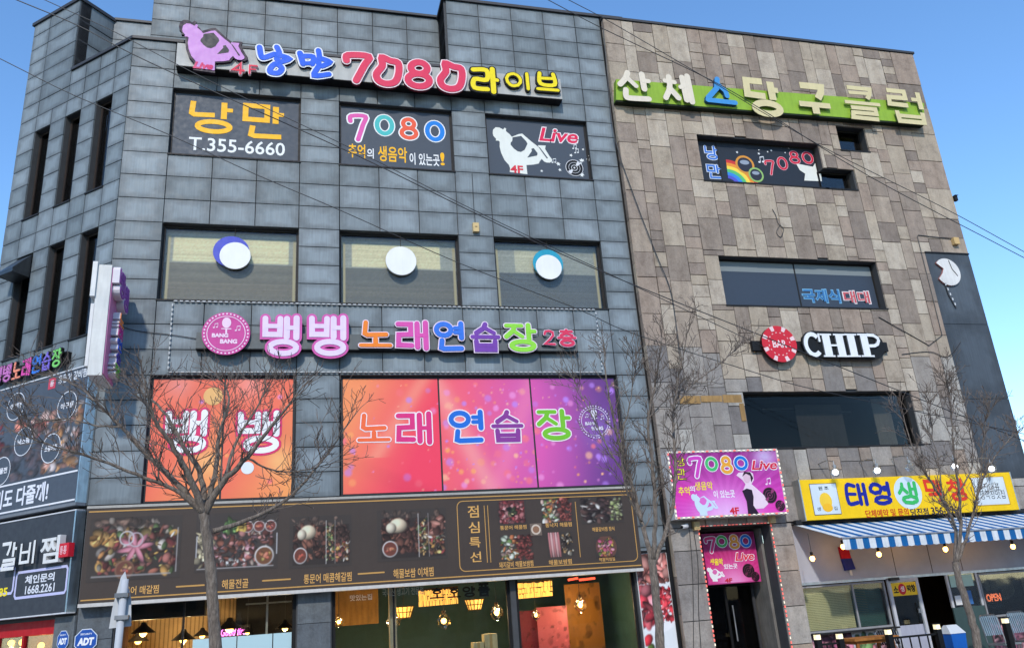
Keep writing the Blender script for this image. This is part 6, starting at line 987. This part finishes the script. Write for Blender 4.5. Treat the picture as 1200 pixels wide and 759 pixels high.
# ================================================================== cables
def cable(pts, y, lb, r_=.011, ext=True):
    P_ = [at_y(px, py, y + (dy if False else 0)) for px, py in pts]
    if ext: P_ = [P_[0] + (P_[0] - P_[1]) * 1.5] + P_ + [P_[-1] + (P_[-1] - P_[-2]) * 1.5]
    q = [Vector(v) for v in smoothed([tuple(v) for v in P_], False, 4)]; t_ = Thing('cable', lb, 'cable', FR, tuple(q[0]), 'overhead cables'); t_.part('wire', MB().tube(q, r_ * .72, 6, (24, 24, 26)), 'rubber', smooth=True)
cable([(19, 0), (91, 30), (154, 63), (245, 105), (420, 183), (553, 248), (695, 314), (892, 393), (967, 423), (1190, 512)], -6.0, 'black cable from the top left corner down across the facade to lower right', .012)
cable([(52, 0), (133, 37), (210, 77), (287, 115), (420, 178), (556, 246.5), (695, 312)], -6.1, 'thinner grey cable from top left beside the black one', .009)
cable([(0, 69), (87, 112), (196, 157), (301, 205), (400, 247), (535, 307), (677, 362), (740, 390), (887, 437), (967, 459), (1190, 506)], -6.4, 'pale cable from the left edge crossing the third floor windows', .009)
cable([(642, 0), (707, 34), (833, 94), (900, 133), (1021, 208), (1200, 302)], -5.6, 'lower of the two cables over the green sign', .012); cable([(666, 0), (717, 27), (823, 89), (958, 169), (1103, 242), (1200, 295)], -5.8, 'upper of the two cables over the green sign', .011)
def slack(pts, lb, y=-.22, r_=.012):
    q = [Vector(v) for v in smoothed([tuple(at_y(px, py, y)) for px, py in pts], False, 5)]; t_ = Thing('drop_cable', lb, 'cable', FR, tuple(q[0]), 'cables hanging on the facades'); t_.part('wire', MB().tube(q, r_, 5, (26, 25, 25)), 'rubber')
slack([(707, 34), (712, 90), (720, 160), (745, 235), (770, 300), (787, 345), (797, 420)], 'dark cable dropping from the stone roof corner over the upper left slabs'); slack([(813, 622), (818, 660), (819, 720), (824, 790)], 'thin dark cable down the stone pillar left of the doorway', -.18, .009); slack([(808, 620), (812, 680), (813, 790)], 'second thin cable down the stone pillar, farther left', -.185, .008)
slack([(905, 245), (909, 252), (912, 262), (918, 268), (915, 278), (910, 272), (914, 264)], 'small loop of wire under the low dark window', -.18, .009); slack([(112, 365), (150, 385), (200, 392), (232, 397)], 'short dark cable from the blade sign to the round pink logo', -.03, .009); slack([(1057, 415), (1090, 412), (1110, 418), (1126, 400)], 'loose cable right of the bar sign', -.18, .010)
# ================================================================== bare street trees
def tree(label, y0, trunk, limbs, seed, rtrunk, twig_n=7, spread=.5):
    rng = random.Random(seed); P0 = [at_y(px, py, y0) for px, py in trunk]; d = (P0[0] - P0[1]); P0 = [Vector((P0[0].x + (P0[0].x - P0[-1].x) * .1, y0, -.02))] + P0
    t_ = Thing('bare_tree', label, 'tree', FR, tuple(P0[0]), 'bare street trees'); q = [Vector(v) for v in smoothed([tuple(v) for v in P0], False, 5)]; n = len(q)
    q = [v + Vector((rng.uniform(-1, 1), rng.uniform(-1, 1), 0)) * .008 for v in q]
    t_.part('trunk', MB().tube(q, [rtrunk * (1.25 - .35 * i / n) * rng.uniform(.95, 1.06) for i in range(n)], 12), 'bark', smooth=True); tw = MB(); cnt = [0]
    def grow(p, dr, ln, r_, lv):
        pts = [p]; k = 4 if lv < 2 else 3; v = dr.normalized()
        for i in range(k):
            v = (v + Vector((rng.uniform(-1, 1), rng.uniform(-1, 1), rng.uniform(-.6, 1.0) + .12)) * .26).normalized(); pts.append(pts[-1] + v * ln / k)
        tw.tube(pts, [max(.0036, r_ * (1 - .7 * i / k)) for i in range(k + 1)], 4 if lv < 2 else 3, capped=False); cnt[0] += 1
        if lv >= 3 or ln < .10: return
        for _ in range(rng.randint(2, 3) if lv < 2 else rng.randint(1, 3)):
            s_ = rng.uniform(.25, 1.0) * k; i = min(int(s_), k - 1); b0 = pts[i].lerp(pts[i + 1], s_ - i); dd = (pts[i + 1] - pts[i]).normalized(); side = dd.cross(Vector((rng.uniform(-1, 1), rng.uniform(-1, 1), rng.uniform(-1, 1)))).normalized(); grow(b0, dd * .75 + side * rng.uniform(.5, .95) + Vector((0, 0, .15)), ln * rng.uniform(.42, .68), r_ * .55, lv + 1)
    for pts, r0, r1, dep in limbs:
        L = [at_y(px, py, y0 + dep * i / max(1, len(pts) - 1)) for i, (px, py) in enumerate(pts)]; q = [Vector(v) for v in smoothed([tuple(v) for v in L], False, 5)]; n = len(q); q = [v + Vector((rng.uniform(-1, 1), rng.uniform(-1, 1), rng.uniform(-1, 1))) * .010 for v in q]; rad = [.95 * (r0 + (r1 - r0) * (i / (n - 1)) ** .8) for i in range(n)]
        t_.part('limb', MB().tube(q, rad, 8), 'bark', smooth=True)
        tot = sum((q[i + 1] - q[i]).length for i in range(n - 1)); m_ = int(twig_n * tot)
        for _ in range(m_):
            s_ = (rng.random() ** .75) * (n - 1) * .9 + (n - 1) * .1; i = min(int(s_), n - 2); b0 = q[i].lerp(q[i + 1], s_ - i); dd = (q[i + 1] - q[i]).normalized(); side = dd.cross(Vector((rng.uniform(-1, 1), rng.uniform(-1, 1), rng.uniform(-1, 1)))).normalized(); grow(b0, dd * .6 + side * rng.uniform(.4, .9) + Vector((0, 0, .3)), rng.uniform(.35, .85) * spread * 1.2, max(.006, rad[i] * .36), 1)
        grow(q[-1], q[-1] - q[-2], .7 * spread, rad[-1], 1); grow(q[-1], q[-1] - q[-2] + Vector((rng.uniform(-.3, .3), 0, .1)), .6 * spread, rad[-1] * .8, 1)
    t_.part('twigs', tw, 'twig_bark', kind='stuff')
tree('bare tree with spreading crown in front of the orange window', -7.6, [(252, 780), (250, 720), (246, 660), (240, 612), (238, 598)], [([(238, 602), (215, 575), (180, 540), (142, 500), (112, 470)], .05, .016, .5), ([(238, 600), (222, 560), (200, 520), (180, 490), (172, 455)], .05, .012, -.6), ([(240, 600), (236, 560), (214, 520), (190, 480), (160, 455)], .045, .012, .9), ([(240, 602), (262, 565), (290, 535), (318, 500), (345, 466)], .05, .012, -.5), ([(250, 622), (285, 610), (322, 594), (352, 570), (385, 530), (412, 490)], .035, .008, .4), ([(241, 598), (252, 555), (257, 510), (268, 470), (262, 448)], .04, .010, .9), ([(236, 600), (205, 574), (160, 556), (105, 535), (55, 520), (15, 505)], .032, .006, -.4), ([(290, 535), (312, 548), (345, 552), (385, 545)], .016, .005, .3), ([(112, 470), (90, 452), (60, 440)], .014, .006, .2), ([(142, 500), (110, 498), (70, 490), (30, 500)], .014, .005, .3), ([(262, 565), (275, 520), (300, 480), (312, 450)], .026, .007, .5)], 3, .058, 14, .56)
tree('bare thin tree standing before the gap between the two buildings', -7.2, [(776, 780), (772, 730), (768, 690), (764, 655)], [([(764, 660), (752, 610), (738, 560), (722, 505), (712, 455), (708, 410)], .042, .010, .5), ([(765, 655), (768, 600), (764, 540), (760, 490), (770, 440), (775, 395)], .04, .010, -.5), ([(766, 660), (784, 610), (792, 560), (789, 510), (790, 475)], .036, .02, .6), ([(790, 475), (815, 448), (845, 425), (868, 402)], .018, .006, .3), ([(790, 480), (795, 440), (803, 405), (808, 375)], .018, .006, -.3), ([(738, 560), (715, 530), (690, 480), (670, 440)], .018, .005, .4), ([(752, 610), (735, 575), (728, 520), (740, 465), (745, 420)], .02, .006, -.6), ([(760, 490), (780, 470), (805, 455), (830, 452)], .012, .004, .3)], 7, .054, 13, .46)
tree('bare slender tree in front of the grill shop', -6.8, [(1152, 790), (1144, 745), (1134, 710), (1124, 680), (1119, 658)], [([(1119, 662), (1120, 620), (1104, 585), (1085, 555), (1068, 520), (1058, 485)], .034, .007, .5), ([(1120, 660), (1126, 620), (1124, 575), (1118, 530), (1114, 480), (1108, 440)], .034, .007, -.5), ([(1121, 660), (1134, 625), (1144, 585), (1158, 548), (1178, 520), (1196, 502)], .03, .006, .5), ([(1144, 585), (1150, 550), (1152, 515), (1158, 480)], .016, .005, -.4), ([(1124, 575), (1140, 545), (1135, 500), (1130, 470)], .014, .005, .5), ([(1104, 585), (1100, 545), (1092, 505), (1090, 470)], .014, .005, .4)], 12, .052, 13, .46)

# ================================================================== houses across the street, mirrored in the shop windows
def opposite(x0, x1, h, col, lb, y=-44.0, nf=3):
    t_ = Thing('street_building', lb, 'building', FR, ((x0 + x1) / 2, y - 5, -.16), 'buildings across the street'); t_.part('wall', MB().box(x0, x1, y - 10, y, -.15, h, col), 'rough'); t_.part('coping', MB().box(x0 - .1, x1 + .1, y - 10.1, y + .1, h + .001, h + .25, (70, 68, 66)), 'paint')
    for f in range(nf):
        for k in range(int((x1 - x0) / 3.2)): xa = x0 + .8 + k * 3.2; za = .8 + f * h / nf; t_.part('window', MB().box(xa, xa + 2.0, y + .002, y + .05, za, za + 1.6, (46, 54, 62)), 'plastic')
opposite(-34, -13, 10.5, (176, 168, 156), 'pale plastered building across the street, left of the viewer'); opposite(-12.5, 6, 8.2, (150, 116, 96), 'brick coloured building across the street, behind the viewer'); opposite(6.6, 34, 11.5, (160, 160, 158), 'grey building across the street, right of the viewer')
